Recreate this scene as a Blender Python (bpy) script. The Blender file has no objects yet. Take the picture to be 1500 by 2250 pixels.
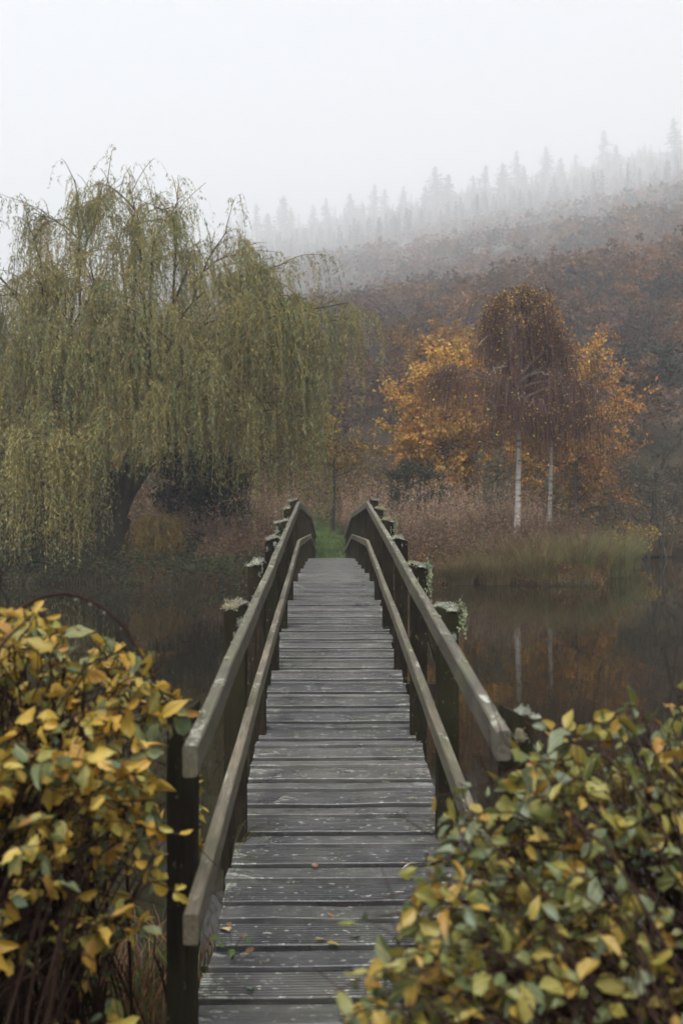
import bpy, math, random
import numpy as np
from mathutils import Vector, Matrix

random.seed(7)
R = np.random.default_rng(11)
SC = bpy.context.scene
COL = SC.collection

# ------------------------------------------------------------------ camera
EYE = np.array([-0.07, 0.0, 2.30])
YAW = 0.0153
F = 1900.0                       # focal length in photo pixels (2250 px tall)
cam_d = bpy.data.cameras.new('camera')
cam = bpy.data.objects.new('camera', cam_d); COL.objects.link(cam)
cam.location = EYE
cam.rotation_euler = (math.radians(90), 0, -YAW)
cam_d.sensor_fit = 'VERTICAL'; cam_d.sensor_height = 36.0; cam_d.sensor_width = 24.0
cam_d.lens = 36.0 * F / 2250.0
cam_d.clip_start = 0.05; cam_d.clip_end = 3000
cam_d.dof.use_dof = True; cam_d.dof.focus_distance = 8.0; cam_d.dof.aperture_fstop = 2.2
SC.camera = cam

# ------------------------------------------------------------------ sky, sun, exposure
SUN_EL, SUN_AZ = math.radians(68), math.radians(200)
world = bpy.data.worlds.new('World'); SC.world = world; world.use_nodes = True
wn = world.node_tree.nodes; wl = world.node_tree.links; wn.clear()
sky = wn.new('ShaderNodeTexSky'); sky.sky_type = 'NISHITA'; sky.sun_disc = False
sky.sun_elevation = SUN_EL; sky.sun_rotation = SUN_AZ
sky.air_density = 1.0; sky.dust_density = 6.0; sky.ozone_density = 1.0
bw = wn.new('ShaderNodeRGBToBW'); wl.new(sky.outputs[0], bw.inputs[0])
mixw = wn.new('ShaderNodeMix'); mixw.data_type = 'RGBA'; mixw.inputs[0].default_value = 0.86   # overcast: nearly colourless
wl.new(sky.outputs[0], mixw.inputs[6]); wl.new(bw.outputs[0], mixw.inputs[7])
bg = wn.new('ShaderNodeBackground'); bg.inputs[1].default_value = 0.15
wl.new(mixw.outputs[2], bg.inputs[0])
wo = wn.new('ShaderNodeOutputWorld'); wl.new(bg.outputs[0], wo.inputs[0])
sun_d = bpy.data.lights.new('sun', 'SUN'); sun_d.energy = 0.8; sun_d.angle = math.radians(40)
sun_d.color = (1.0, 0.97, 0.93)
sun = bpy.data.objects.new('sun', sun_d); COL.objects.link(sun)
sun.rotation_euler = (-(math.radians(90) - SUN_EL), 0, -SUN_AZ)
sun.location = (0, -30, 80)
SC.view_settings.view_transform = 'Standard'; SC.view_settings.look = 'None'
SC.view_settings.gamma = 1.0; SC.view_settings.use_curve_mapping = False
SC.view_settings.exposure = 1.62
cy = SC.cycles
cy.max_bounces = 5; cy.diffuse_bounces = 2; cy.glossy_bounces = 2; cy.transmission_bounces = 3
cy.volume_bounces = 1; cy.transparent_max_bounces = 4
cy.use_denoising = True; cy.caustics_reflective = False; cy.caustics_refractive = False
cy.sample_clamp_indirect = 6.0
HAZE_DENSITY = 0.00102

# ------------------------------------------------------------------ helpers
def at(px, py, d):
    """world point seen at photo pixel (px, py), d metres ahead"""
    s, c = math.sin(YAW), math.cos(YAW)
    u = (px - 750.0) / F * d
    return np.array([EYE[0] + s * d + c * u, EYE[1] + c * d - s * u, EYE[2] + (1125.0 - py) / F * d])

def sm(a, b, x):
    t = np.clip((np.asarray(x, float) - a) / (b - a), 0, 1); return t * t * (3 - 2 * t)

def unit(v):
    v = np.asarray(v, float); n = np.linalg.norm(v, axis=-1, keepdims=True); return v / np.maximum(n, 1e-9)

WL = {}
def link(name, data, parent=None, loc=(0, 0, 0), rot=None, scale=None):
    """loc is a WORLD position; parents are never rotated"""
    o = bpy.data.objects.new(name, data); COL.objects.link(o)
    loc = np.asarray(loc, float); WL[o.name] = loc
    if parent is not None:
        o.parent = parent; o.location = loc - WL[parent.name]
    else:
        o.location = loc
    if rot is not None:
        o.rotation_euler = rot
    if scale is not None:
        o.scale = scale
    return o

def tag(o, label=None, cat=None, group=None, kind=None):
    if label: o['label'] = label
    if cat: o['category'] = cat
    if group: o['group'] = group
    if kind: o['kind'] = kind
    return o

def thing(name, loc, label, cat, group=None):
    return tag(link(name, None, None, loc), label, cat, group)

class Geo:
    """collects quads and triangles with a colour per vertex and builds ONE mesh"""
    def __init__(s): s.v = []; s.c = []; s.q = []; s.t = []; s.qm = []; s.tm = []; s.n = 0
    def add(s, v, c, q=None, t=None, m=0):
        v = np.asarray(v, float).reshape(-1, 3)
        c = np.asarray(c, float)
        if c.ndim == 1: c = np.repeat(c[None], len(v), 0)
        s.v.append(v); s.c.append(c[:, :3])
        if q is not None and len(q):
            s.q.append(np.asarray(q) + s.n); s.qm.append(np.full(len(q), m))
        if t is not None and len(t):
            s.t.append(np.asarray(t) + s.n); s.tm.append(np.full(len(t), m))
        s.n += len(v)
    def tubes(s, P, Rd, col, sides=4, ref=None, m=0):
        P = np.asarray(P, float)
        if P.ndim == 2: P = P[None]
        S, K, _ = P.shape
        Rd = np.broadcast_to(np.asarray(Rd, float), (S, K)) if np.ndim(Rd) else np.full((S, K), Rd)
        T = unit(np.gradient(P, axis=1))
        if ref is None:
            ch = P[:, -1] - P[:, 0]
            ref = unit(np.stack([-ch[:, 1] - 1e-4, ch[:, 0] + 2e-4, 0 * ch[:, 0]], 1))
        U = unit(ref[:, None] - (ref[:, None] * T).sum(-1, keepdims=True) * T)
        V = np.cross(T, U)
        a = np.arange(sides) * 2 * math.pi / sides
        ring = U[:, :, None] * np.cos(a)[None, None, :, None] + V[:, :, None] * np.sin(a)[None, None, :, None]
        vv = P[:, :, None] + ring * Rd[:, :, None, None]
        idx = np.arange(S * K * sides).reshape(S, K, sides)
        q = np.stack([idx[:, :-1], np.roll(idx, -1, 2)[:, :-1], np.roll(idx, -1, 2)[:, 1:], idx[:, 1:]], -1).reshape(-1, 4)
        c = np.asarray(col, float)
        if c.ndim == 2: c = np.repeat(c, K * sides, 0)
        s.add(vv, c, q, m=m)
    def ribbons(s, P, W, col, m=0):
        P = np.asarray(P, float); S, K, _ = P.shape
        a = R.uniform(0, math.pi, S)
        side = np.stack([np.cos(a), np.sin(a), 0 * a], 1)[:, None]
        W = np.broadcast_to(np.asarray(W, float), (S, K)) if np.ndim(W) else np.full((S, K), W) * np.linspace(1, .45, K)[None]
        vv = np.stack([P - side * W[..., None] / 2, P + side * W[..., None] / 2], 2)
        idx = np.arange(S * K * 2).reshape(S, K, 2)
        q = np.stack([idx[:, :-1, 0], idx[:, :-1, 1], idx[:, 1:, 1], idx[:, 1:, 0]], -1).reshape(-1, 4)
        c = np.asarray(col, float)
        if c.ndim == 2: c = np.repeat(c, K * 2, 0)
        s.add(vv, c, q, m=m)
    def leaves(s, P, A, L, W, col, tri=False, m=0):
        """diamond leaves (or single triangles) at P along A"""
        P = np.asarray(P, float); n = len(P)
        A = unit(A); rr = unit(R.normal(size=(n, 3)))
        B = unit(np.cross(A, rr))
        L = np.broadcast_to(L, n)[:, None]; W = np.broadcast_to(W, n)[:, None]
        if tri:
            vv = np.stack([P - B * W / 2 - A * L * .35, P + B * W / 2 - A * L * .2, P + A * L * .65], 1)
            k = np.arange(n * 3).reshape(n, 3)
            c = np.repeat(np.broadcast_to(col, (n, 3)), 3, 0)
            s.add(vv, c, t=k, m=m)
        else:
            N = np.cross(A, B)
            vv = np.stack([P, P + A * L * .5 + B * W / 2 + N * W * .15, P + A * L, P + A * L * .5 - B * W / 2 + N * W * .15], 1)
            k = np.arange(n * 4).reshape(n, 4)
            c = np.repeat(np.broadcast_to(col, (n, 3)), 4, 0)
            s.add(vv, c, q=k, m=m)
    def arrays(s):
        return (np.concatenate(s.v), np.concatenate(s.c),
                np.concatenate(s.q) if s.q else np.zeros((0, 4), int), np.concatenate(s.t) if s.t else np.zeros((0, 3), int))
    def mesh(s, name, mats, origin=(0, 0, 0), smooth=False):
        v, c, q, t = s.arrays(); v = v - np.asarray(origin)
        me = bpy.data.meshes.new(name)
        me.vertices.add(len(v)); me.vertices.foreach_set('co', v.astype(np.float32).ravel())
        li = np.concatenate([q.ravel(), t.ravel()]).astype(np.int32)
        me.loops.add(len(li)); me.loops.foreach_set('vertex_index', li)
        tot = np.concatenate([np.full(len(q), 4), np.full(len(t), 3)]).astype(np.int32)
        st = np.concatenate([[0], np.cumsum(tot)[:-1]]).astype(np.int32)
        me.polygons.add(len(tot)); me.polygons.foreach_set('loop_start', st)
        mi = np.concatenate(s.qm + s.tm).astype(np.int32) if (s.qm or s.tm) else np.zeros(0, np.int32)
        me.polygons.foreach_set('material_index', mi)
        me.polygons.foreach_set('use_smooth', np.full(len(tot), bool(smooth)))
        at_ = me.attributes.new('Col', 'FLOAT_COLOR', 'POINT')
        at_.data.foreach_set('color', np.concatenate([c, np.ones((len(c), 1))], 1).astype(np.float32).ravel())
        for m in (mats if isinstance(mats, (list, tuple)) else [mats]): me.materials.append(m)
        me.update(calc_edges=True); me.validate()
        return me

# ------------------------------------------------------------------ materials
def newmat(name):
    m = bpy.data.materials.new(name); m.use_nodes = True
    nt = m.node_tree; nt.nodes.clear()
    out = nt.nodes.new('ShaderNodeOutputMaterial')
    return m, nt.nodes, nt.links, out

def nd(nodes, typ, **kw):
    n = nodes.new(typ)
    for k, v in kw.items():
        if k.startswith('i_'):
            key = k[2:]; n.inputs[int(key) if key.isdigit() else key].default_value = v
        else: setattr(n, k, v)
    return n

def ramp(nodes, stops, interp='LINEAR'):
    r = nodes.new('ShaderNodeValToRGB'); r.color_ramp.interpolation = interp
    e = r.color_ramp.elements
    while len(e) < len(stops): e.new(0.5)
    for el, (p, c) in zip(e, stops):
        el.position = p; el.color = (*c, 1) if len(c) == 3 else c
    return r

def mixc(nodes, links, fac, a, b, mode='MIX'):
    m = nodes.new('ShaderNodeMix'); m.data_type = 'RGBA'; m.blend_type = mode
    for sock, val in ((m.inputs[0], fac), (m.inputs[6], a), (m.inputs[7], b)):
        if hasattr(val, 'links') or isinstance(val, bpy.types.NodeSocket): links.new(val, sock)
        else: sock.default_value = val if not isinstance(val, tuple) else (*val, 1)[:4]
    return m.outputs[2]

def math_n(nodes, links, op, a, b=0.5):
    m = nodes.new('ShaderNodeMath'); m.operation = op
    for sock, val in ((m.inputs[0], a), (m.inputs[1], b)):
        if isinstance(val, bpy.types.NodeSocket): links.new(val, sock)
        else: sock.default_value = val
    return m.outputs[0]

def foliage_mat(name, translucent=0.3, rough=0.6):
    m, N, L, out = newmat(name)
    a = nd(N, 'ShaderNodeAttribute', attribute_name='Col')
    tc = nd(N, 'ShaderNodeTexCoord')
    no = nd(N, 'ShaderNodeTexNoise', i_Scale=3.0, i_Detail=2.0); L.new(tc.outputs['Object'], no.inputs['Vector'])
    r = ramp(N, [(0.3, (.75, .75, .75)), (0.7, (1.2, 1.2, 1.2))]); L.new(no.outputs[0], r.inputs[0])
    c = mixc(N, L, 1.0, a.outputs[0], r.outputs[0], 'MULTIPLY')
    p = nd(N, 'ShaderNodeBsdfPrincipled', i_Roughness=rough); p.inputs['Specular IOR Level'].default_value = .12
    L.new(c, p.inputs['Base Color'])
    if translucent:
        t = nd(N, 'ShaderNodeBsdfTranslucent'); L.new(c, t.inputs[0])
        mx = nd(N, 'ShaderNodeMixShader', i_0=translucent); L.new(p.outputs[0], mx.inputs[1]); L.new(t.outputs[0], mx.inputs[2])
        L.new(mx.outputs[0], out.inputs[0])
    else: L.new(p.outputs[0], out.inputs[0])
    return m

def wood_mat(name, base, dark, lich, axis, lichen_amt=0.5, speck=0.5, rough=0.6, top_only=True, green=(.07, .08, .03), green_amt=.4, edge=0.0, spec=.3):
    """weathered timber: grain stretched along axis, green algae film, pale crusts of lichen"""
    m, N, L, out = newmat(name)
    tc = nd(N, 'ShaderNodeTexCoord'); oi = nd(N, 'ShaderNodeObjectInfo')
    off = nd(N, 'ShaderNodeVectorMath', operation='ADD')
    mul = nd(N, 'ShaderNodeVectorMath', operation='SCALE'); mul.inputs['Scale'].default_value = 37.0
    comb = nd(N, 'ShaderNodeCombineXYZ')
    for i in range(3): L.new(oi.outputs['Random'], comb.inputs[i])
    L.new(comb.outputs[0], mul.inputs[0]); L.new(tc.outputs['Object'], off.inputs[0]); L.new(mul.outputs[0], off.inputs[1])
    mp = nd(N, 'ShaderNodeMapping'); s = [1, 1, 1]; s[axis] = 0.06
    mp.inputs['Scale'].default_value = s; L.new(off.outputs[0], mp.inputs[0])
    grain = nd(N, 'ShaderNodeTexNoise', i_Scale=85.0, i_Detail=5.0, i_Roughness=.65); L.new(mp.outputs[0], grain.inputs['Vector'])
    big = nd(N, 'ShaderNodeTexNoise', i_Scale=4.5, i_Detail=4.0); L.new(off.outputs[0], big.inputs['Vector'])
    g = ramp(N, [(.3, dark), (.62, base)]); L.new(grain.outputs[0], g.inputs[0])
    per = ramp(N, [(0, (.72, .72, .74)), (.5, (1, .98, .95)), (1, (1.22, 1.16, 1.08))]); L.new(oi.outputs['Random'], per.inputs[0])
    c = mixc(N, L, 1.0, g.outputs[0], per.outputs[0], 'MULTIPLY')
    bl = ramp(N, [(.35, (.7, .7, .7)), (.7, (1.25, 1.2, 1.15))]); L.new(big.outputs[0], bl.inputs[0])
    c = mixc(N, L, 1.0, c, bl.outputs[0], 'MULTIPLY')
    alg = nd(N, 'ShaderNodeTexNoise', i_Scale=2.3, i_Detail=3.0); L.new(off.outputs[0], alg.inputs['Vector'])
    ar = ramp(N, [(.45, (0, 0, 0)), (.75, (green_amt,) * 3)]); L.new(alg.outputs[0], ar.inputs[0])
    c = mixc(N, L, ar.outputs[0], c, green)
    # lichen crusts
    l1 = nd(N, 'ShaderNodeTexNoise', i_Scale=9.0, i_Detail=6.0, i_Roughness=.7, i_Distortion=.6)
    mp2 = nd(N, 'ShaderNodeMapping'); s2 = [1, 1, 1]; s2[axis] = .5; mp2.inputs['Scale'].default_value = s2
    L.new(off.outputs[0], mp2.inputs[0]); L.new(mp2.outputs[0], l1.inputs['Vector'])
    l2 = nd(N, 'ShaderNodeTexNoise', i_Scale=48.0, i_Detail=4.0, i_Roughness=.6); L.new(mp2.outputs[0], l2.inputs['Vector'])
    v1 = l1.outputs[0]
    if edge:
        sx = nd(N, 'ShaderNodeSeparateXYZ'); L.new(tc.outputs['Object'], sx.inputs[0])
        ab = math_n(N, L, 'ABSOLUTE', sx.outputs[0]); ab = math_n(N, L, 'POWER', ab, 3.0)
        v1 = math_n(N, L, 'ADD', v1, math_n(N, L, 'MULTIPLY', ab, edge))
    t1 = .72 - .22 * lichen_amt
    r1 = ramp(N, [(t1, (0, 0, 0)), (t1 + .035, (1, 1, 1))]); L.new(v1, r1.inputs[0])
    t2 = .75 - .14 * speck
    r2 = ramp(N, [(t2, (0, 0, 0)), (t2 + .03, (1, 1, 1))]); L.new(l2.outputs[0], r2.inputs[0])
    br = ramp(N, [(.42, (0, 0, 0)), (.5, (1, 1, 1))]); L.new(l2.outputs[0], br.inputs[0])
    p1 = math_n(N, L, 'MULTIPLY', r1.outputs[0], br.outputs[0])
    f = math_n(N, L, 'MAXIMUM', p1, r2.outputs[0])
    if top_only:
        ge = nd(N, 'ShaderNodeNewGeometry'); sz = nd(N, 'ShaderNodeSeparateXYZ'); L.new(ge.outputs['Normal'], sz.inputs[0])
        up = ramp(N, [(.45, (.12, .12, .12)), (.8, (1, 1, 1))]); L.new(sz.outputs[2], up.inputs[0])
        f = math_n(N, L, 'MULTIPLY', f, up.outputs[0])
    f = math_n(N, L, 'MULTIPLY', f, .85)
    c = mixc(N, L, f, c, lich)
    p = nd(N, 'ShaderNodeBsdfPrincipled'); L.new(c, p.inputs['Base Color']); p.inputs['Specular IOR Level'].default_value = spec
    rr = nd(N, 'ShaderNodeMapRange', i_1=.3, i_2=.7, i_3=rough - .14, i_4=rough + .16); L.new(big.outputs[0], rr.inputs[0])
    ro = math_n(N, L, 'ADD', rr.outputs[0], math_n(N, L, 'MULTIPLY', f, .3)); L.new(ro, p.inputs['Roughness'])
    bm = nd(N, 'ShaderNodeBump', i_Strength=.5, i_Distance=.004)
    hs = math_n(N, L, 'ADD', grain.outputs[0], math_n(N, L, 'MULTIPLY', f, 1.2)); L.new(hs, bm.inputs['Height'])
    L.new(bm.outputs[0], p.inputs['Normal'])
    L.new(p.outputs[0], out.inputs[0])
    return m

def leaf_mat(name, stops, source):
    """blotched autumn leaf; the hue of each leaf from its own random number"""
    m, N, L, out = newmat(name)
    if source == 'object':
        rn = nd(N, 'ShaderNodeObjectInfo').outputs['Random']
    else:
        rn = nd(N, 'ShaderNodeSeparateColor'); a = nd(N, 'ShaderNodeAttribute', attribute_name='Col'); L.new(a.outputs[0], rn.inputs[0]); rn = rn.outputs[0]
    tc = nd(N, 'ShaderNodeTexCoord')
    ks = 2.6 if source == 'object' else 45.0
    w = nd(N, 'ShaderNodeTexNoise', noise_dimensions='4D', i_Scale=ks, i_Detail=4.0)
    L.new(tc.outputs['Object'], w.inputs['Vector']); L.new(math_n(N, L, 'MULTIPLY', rn, 90.0), w.inputs['W'])
    sh = math_n(N, L, 'ADD', rn, math_n(N, L, 'MULTIPLY', math_n(N, L, 'SUBTRACT', w.outputs[0], .5), .45))
    r = ramp(N, stops); L.new(sh, r.inputs[0])
    w2 = nd(N, 'ShaderNodeTexNoise', noise_dimensions='4D', i_Scale=ks * 1.7, i_Detail=3.0)
    L.new(tc.outputs['Object'], w2.inputs['Vector']); L.new(math_n(N, L, 'MULTIPLY', rn, 31.0), w2.inputs['W'])
    sp = ramp(N, [(.66, (0, 0, 0)), (.72, (.75, .75, .75))]); L.new(w2.outputs[0], sp.inputs[0])
    c = mixc(N, L, sp.outputs[0], r.outputs[0], (.09, .04, .015))
    p = nd(N, 'ShaderNodeBsdfPrincipled', i_Roughness=.42); p.inputs['Specular IOR Level'].default_value = .4
    if source == 'object':                     # midrib and side veins, in the leaf's own coordinates
        sx = nd(N, 'ShaderNodeSeparateXYZ'); L.new(tc.outputs['Object'], sx.inputs[0])
        ay = math_n(N, L, 'ABSOLUTE', sx.outputs[1])
        mr = ramp(N, [(.012, (.55, .55, .55)), (.03, (0, 0, 0))]); L.new(ay, mr.inputs[0])
        wv = math_n(N, L, 'SINE', math_n(N, L, 'MULTIPLY', math_n(N, L, 'SUBTRACT', sx.outputs[0], math_n(N, L, 'MULTIPLY', ay, .8)), 52.0))
        vr = ramp(N, [(.8, (0, 0, 0)), (1.0, (.22, .22, .22))]); L.new(wv, vr.inputs[0])
        vf = math_n(N, L, 'MAXIMUM', mr.outputs[0], vr.outputs[0]); c = mixc(N, L, vf, c, (.36, .30, .12))
        bm = nd(N, 'ShaderNodeBump', i_Strength=.4, i_Distance=.01); L.new(vf, bm.inputs['Height']); L.new(bm.outputs[0], p.inputs['Normal'])
    L.new(c, p.inputs['Base Color'])
    t = nd(N, 'ShaderNodeBsdfTranslucent'); L.new(c, t.inputs[0])
    mx = nd(N, 'ShaderNodeMixShader', i_0=.3); L.new(p.outputs[0], mx.inputs[1]); L.new(t.outputs[0], mx.inputs[2])
    L.new(mx.outputs[0], out.inputs[0])
    return m

def plain_mat(name, stops, scale=6.0, rough=.8, bump=.3, stretch=(1, 1, 1)):
    m, N, L, out = newmat(name)
    tc = nd(N, 'ShaderNodeTexCoord'); mp = nd(N, 'ShaderNodeMapping'); mp.inputs['Scale'].default_value = stretch
    L.new(tc.outputs['Object'], mp.inputs[0])
    no = nd(N, 'ShaderNodeTexNoise', i_Scale=scale, i_Detail=6.0, i_Roughness=.65); L.new(mp.outputs[0], no.inputs['Vector'])
    r = ramp(N, stops); L.new(no.outputs[0], r.inputs[0])
    p = nd(N, 'ShaderNodeBsdfPrincipled', i_Roughness=rough); L.new(r.outputs[0], p.inputs['Base Color']); p.inputs['Specular IOR Level'].default_value = .08
    bm = nd(N, 'ShaderNodeBump', i_Strength=bump, i_Distance=.02); L.new(no.outputs[0], bm.inputs['Height']); L.new(bm.outputs[0], p.inputs['Normal'])
    L.new(p.outputs[0], out.inputs[0])
    return m

M_FOL = foliage_mat('foliage', .3)
M_TWIG = foliage_mat('twig_bark', 0, .8)
M_DECK = wood_mat('deck_timber', (.098, .101, .104), (.038, .039, .040), (.38, .39, .33), 0, lichen_amt=.48, speck=1.0, rough=.38, spec=.5, green_amt=.25, edge=.55)
M_RAIL = wood_mat('rail_timber', (.120, .112, .088), (.048, .043, .033), (.29, .30, .25), 1, lichen_amt=.6, speck=.6, rough=.6, green=(.085, .09, .04), green_amt=.6)
M_POST = wood_mat('post_timber', (.024, .020, .015), (.008, .007, .006), (.10, .10, .055), 2, lichen_amt=.25, speck=.75, rough=.75, spec=.06, top_only=False, green=(.028, .03, .012), green_amt=.5)
M_LICHEN = foliage_mat('lichen', .1, .9)
LST = [(0.0, (.24, .115, .016)), (.16, (.36, .205, .024)), (.5, (.40, .28, .045)), (.68, (.27, .24, .05)), (.84, (.115, .135, .05)), (1.0, (.08, .115, .06))]
RST = [(0.0, (.22, .11, .016)), (.14, (.27, .185, .03)), (.36, (.21, .185, .036)), (.6, (.135, .145, .038)), (.85, (.075, .098, .038)), (1.0, (.12, .145, .09))]
M_LEAF_L = leaf_mat('bush_leaf_yellow', LST, 'object'); M_LEAF_L2 = leaf_mat('bush_leaf_yellow_mass', LST, 'attr')
M_LEAF_R = leaf_mat('bush_leaf_green', RST, 'object'); M_LEAF_R2 = leaf_mat('bush_leaf_green_mass', RST, 'attr')
M_STEM = plain_mat('bush_stem', [(.3, (.014, .008, .006)), (.7, (.036, .020, .014))], 20, .9)
M_BARK = plain_mat('willow_bark', [(.3, (.02, .017, .012)), (.6, (.05, .045, .028)), (.8, (.06, .075, .025))], 5, .9, .8, (1, 1, .35))

def birch_mat():
    m, N, L, out = newmat('birch_bark')
    tc = nd(N, 'ShaderNodeTexCoord'); mp = nd(N, 'ShaderNodeMapping'); mp.inputs['Scale'].default_value = (.5, .5, 2.2); L.new(tc.outputs['Object'], mp.inputs[0])
    no = nd(N, 'ShaderNodeTexNoise', i_Scale=2.6, i_Detail=5.0, i_Roughness=.7); L.new(mp.outputs[0], no.inputs['Vector'])
    r = ramp(N, [(.38, (.04, .034, .03)), (.45, (.26, .23, .2)), (.7, (.46, .42, .38))]); L.new(no.outputs[0], r.inputs[0])
    sz = nd(N, 'ShaderNodeSeparateXYZ'); L.new(tc.outputs['Object'], sz.inputs[0]); ur = nd(N, 'ShaderNodeMapRange', i_1=4.2, i_2=5.4); L.new(sz.outputs[2], ur.inputs[0])
    cc = mixc(N, L, ur.outputs[0], r.outputs[0], (.05, .04, .035)); p = nd(N, 'ShaderNodeBsdfPrincipled', i_Roughness=.75); L.new(cc, p.inputs['Base Color']); L.new(p.outputs[0], out.inputs[0])
    return m
M_BIRCH = birch_mat()

def ground_mat():
    m, N, L, out = newmat('ground_litter')
    a = nd(N, 'ShaderNodeAttribute', attribute_name='Col'); tc = nd(N, 'ShaderNodeTexCoord')
    n1 = nd(N, 'ShaderNodeTexNoise', i_Scale=1.1, i_Detail=8.0, i_Roughness=.75); L.new(tc.outputs['Object'], n1.inputs['Vector'])
    r = ramp(N, [(.3, (.45, .42, .4)), (.7, (1.5, 1.45, 1.35))]); L.new(n1.outputs[0], r.inputs[0])
    c = mixc(N, L, 1.0, a.outputs[0], r.outputs[0], 'MULTIPLY')
    p = nd(N, 'ShaderNodeBsdfPrincipled', i_Roughness=1.0); L.new(c, p.inputs['Base Color']); p.inputs['Specular IOR Level'].default_value = 0.0
    n2 = nd(N, 'ShaderNodeTexNoise', i_Scale=9.0, i_Detail=6.0); L.new(tc.outputs['Object'], n2.inputs['Vector'])
    bm = nd(N, 'ShaderNodeBump', i_Strength=.8, i_Distance=.06); L.new(n2.outputs[0], bm.inputs['Height']); L.new(bm.outputs[0], p.inputs['Normal'])
    L.new(p.outputs[0], out.inputs[0]); return m
M_GROUND = ground_mat()

def water_mat():
    m, N, L, out = newmat('pond_water')
    tc = nd(N, 'ShaderNodeTexCoord')
    mp = nd(N, 'ShaderNodeMapping'); mp.inputs['Scale'].default_value = (1.0, .55, 1); L.new(tc.outputs['Object'], mp.inputs[0])
    n1 = nd(N, 'ShaderNodeTexNoise', i_Scale=2.2, i_Detail=3.0, i_Roughness=.5); L.new(mp.outputs[0], n1.inputs['Vector'])
    bm = nd(N, 'ShaderNodeBump', i_Strength=.05, i_Distance=.05); L.new(n1.outputs[0], bm.inputs['Height'])
    p = nd(N, 'ShaderNodeBsdfPrincipled', i_Roughness=.03, i_IOR=1.33)
    p.inputs['Base Color'].default_value = (.010, .0085, .005, 1)
    L.new(bm.outputs[0], p.inputs['Normal']); L.new(p.outputs[0], out.inputs[0]); return m
M_WATER = water_mat()

# ------------------------------------------------------------------ terrain
def shore(x):
    x = np.asarray(x, float)
    return 27.2 + .45 * np.sin(.55 * x + .6) + .25 * np.sin(1.5 * x) + 7.5 * sm(8.0, 12.2, x) + 9.0 * sm(11.8, 14.0, x)

def hill(x, y):
    z = np.interp(y, [44, 50, 60, 100, 160, 300, 500, 750, 1070, 1390, 1700, 1820, 2200], [0, .8, 3.0, 12.0, 29, 67, 129, 206, 311, 426, 562, 570, 520])
    return z + .208 * np.asarray(x) * sm(48, 120, y) + 2.5 * np.sin(x * .021 + y * .013) * sm(90, 200, y)

def terrain(x, y):
    x = np.asarray(x, float); y = np.asarray(y, float)
    s = y - shore(x)
    zf = np.interp(s, [-4, -1.0, 0, .8, 2.5, 9, 18.5, 30], [-.9, -.45, -.02, .2, .36, .75, 1.85, 2.2]) + np.maximum(hill(x, y), -2.0) * sm(40, 55, y)
    zn = np.interp(y, [3.2, 4.4, 5.6], [.30, .05, -.7])
    z = np.where(y < 14, zn, zf)
    bumps = .05 * np.sin(x * 2.1 + y * 1.3) * np.sin(y * 1.7 - x * .6)
    return z + bumps * (z > .1)

def grade(a, b, lo, hi, step, grow=1.13):
    out = list(np.arange(lo, hi + 1e-6, step)); s = step; v = hi
    while v < b: s *= grow; v += s; out.append(min(v, b))
    s = step; v = lo
    while v > a: s *= grow; v -= s; out.insert(0, max(v, a))
    return np.array(out)

gx = grade(-1250, 1250, -16, 18, .6, 1.16); gy = grade(-60, 2200, -2, 58, .6, 1.1)
X, Y = np.meshgrid(gx, gy)
Z = terrain(X, Y)
nx, ny = len(gx), len(gy)
idx = np.arange(nx * ny).reshape(ny, nx)
quads = np.stack([idx[:-1, :-1], idx[:-1, 1:], idx[1:, 1:], idx[1:, :-1]], -1).reshape(-1, 4)
path = (np.exp(-((X + .25 + .02 * (Y - 30)) / 1.5) ** 2) * sm(28, 30, Y) * (1 - sm(46, 52, Y)))[..., None]
gc = np.array([.034, .027, .018]) * (1 - path) + np.array([.06, .10, .03]) * path
mud = sm(.35, -.05, Z)[..., None]; gc = gc * (1 - mud) + np.array([.014, .011, .008]) * mud
far = sm(55, 80, Y)[..., None]; gc = gc * (1 - far) + np.array([.030, .023, .017]) * far
g = Geo(); g.add(np.stack([X, Y, Z], -1), gc.reshape(-1, 3), quads)
tag(link('ground', g.mesh('ground', M_GROUND, smooth=True)), kind='structure')

wx = np.linspace(-200, 200, 3); wy = np.array([3.6, 30, 60.])
g = Geo()
g.add([[-200, 3.7, 0], [200, 3.7, 0], [200, 46.5, 0], [-200, 46.5, 0]], (0, 0, 0), [[0, 1, 2, 3]])
tag(link('pond', g.mesh('pond', M_WATER)), kind='structure')

# ------------------------------------------------------------------ footbridge
BD = np.array([[1.8, 2.00], [2.6, 1.935], [4.56, 1.72], [6.1, 1.54], [7.57, 1.37], [9.04, 1.213], [10.55, 1.07], [12.1, .96], [13.7, .955], [15.2, .985],
               [16.7, 1.015], [18.2, 1.035], [19.7, 1.06], [21.2, 1.15], [23, 1.33], [26, 1.66], [29, 1.95], [30.5, 2.0]])
def deckz(y): return EYE[2] - np.interp(y, BD[:, 0], BD[:, 1])
def railz(y): return EYE[2] + np.interp(y, [2.3, 12.0, 19.9, 29.5], [-.713, .150, -.055, -.83])
def lowz(y): return EYE[2] + np.interp(y, [2.3, 12.0, 19.9, 29.5], [-1.212, -.385, -.510, -1.33])

bridge = thing('footbridge', (0, 2.0, deckz(2.0) - .2), 'weathered timber footbridge with lichened handrails arching over the dark pond', 'footbridge')

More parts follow.
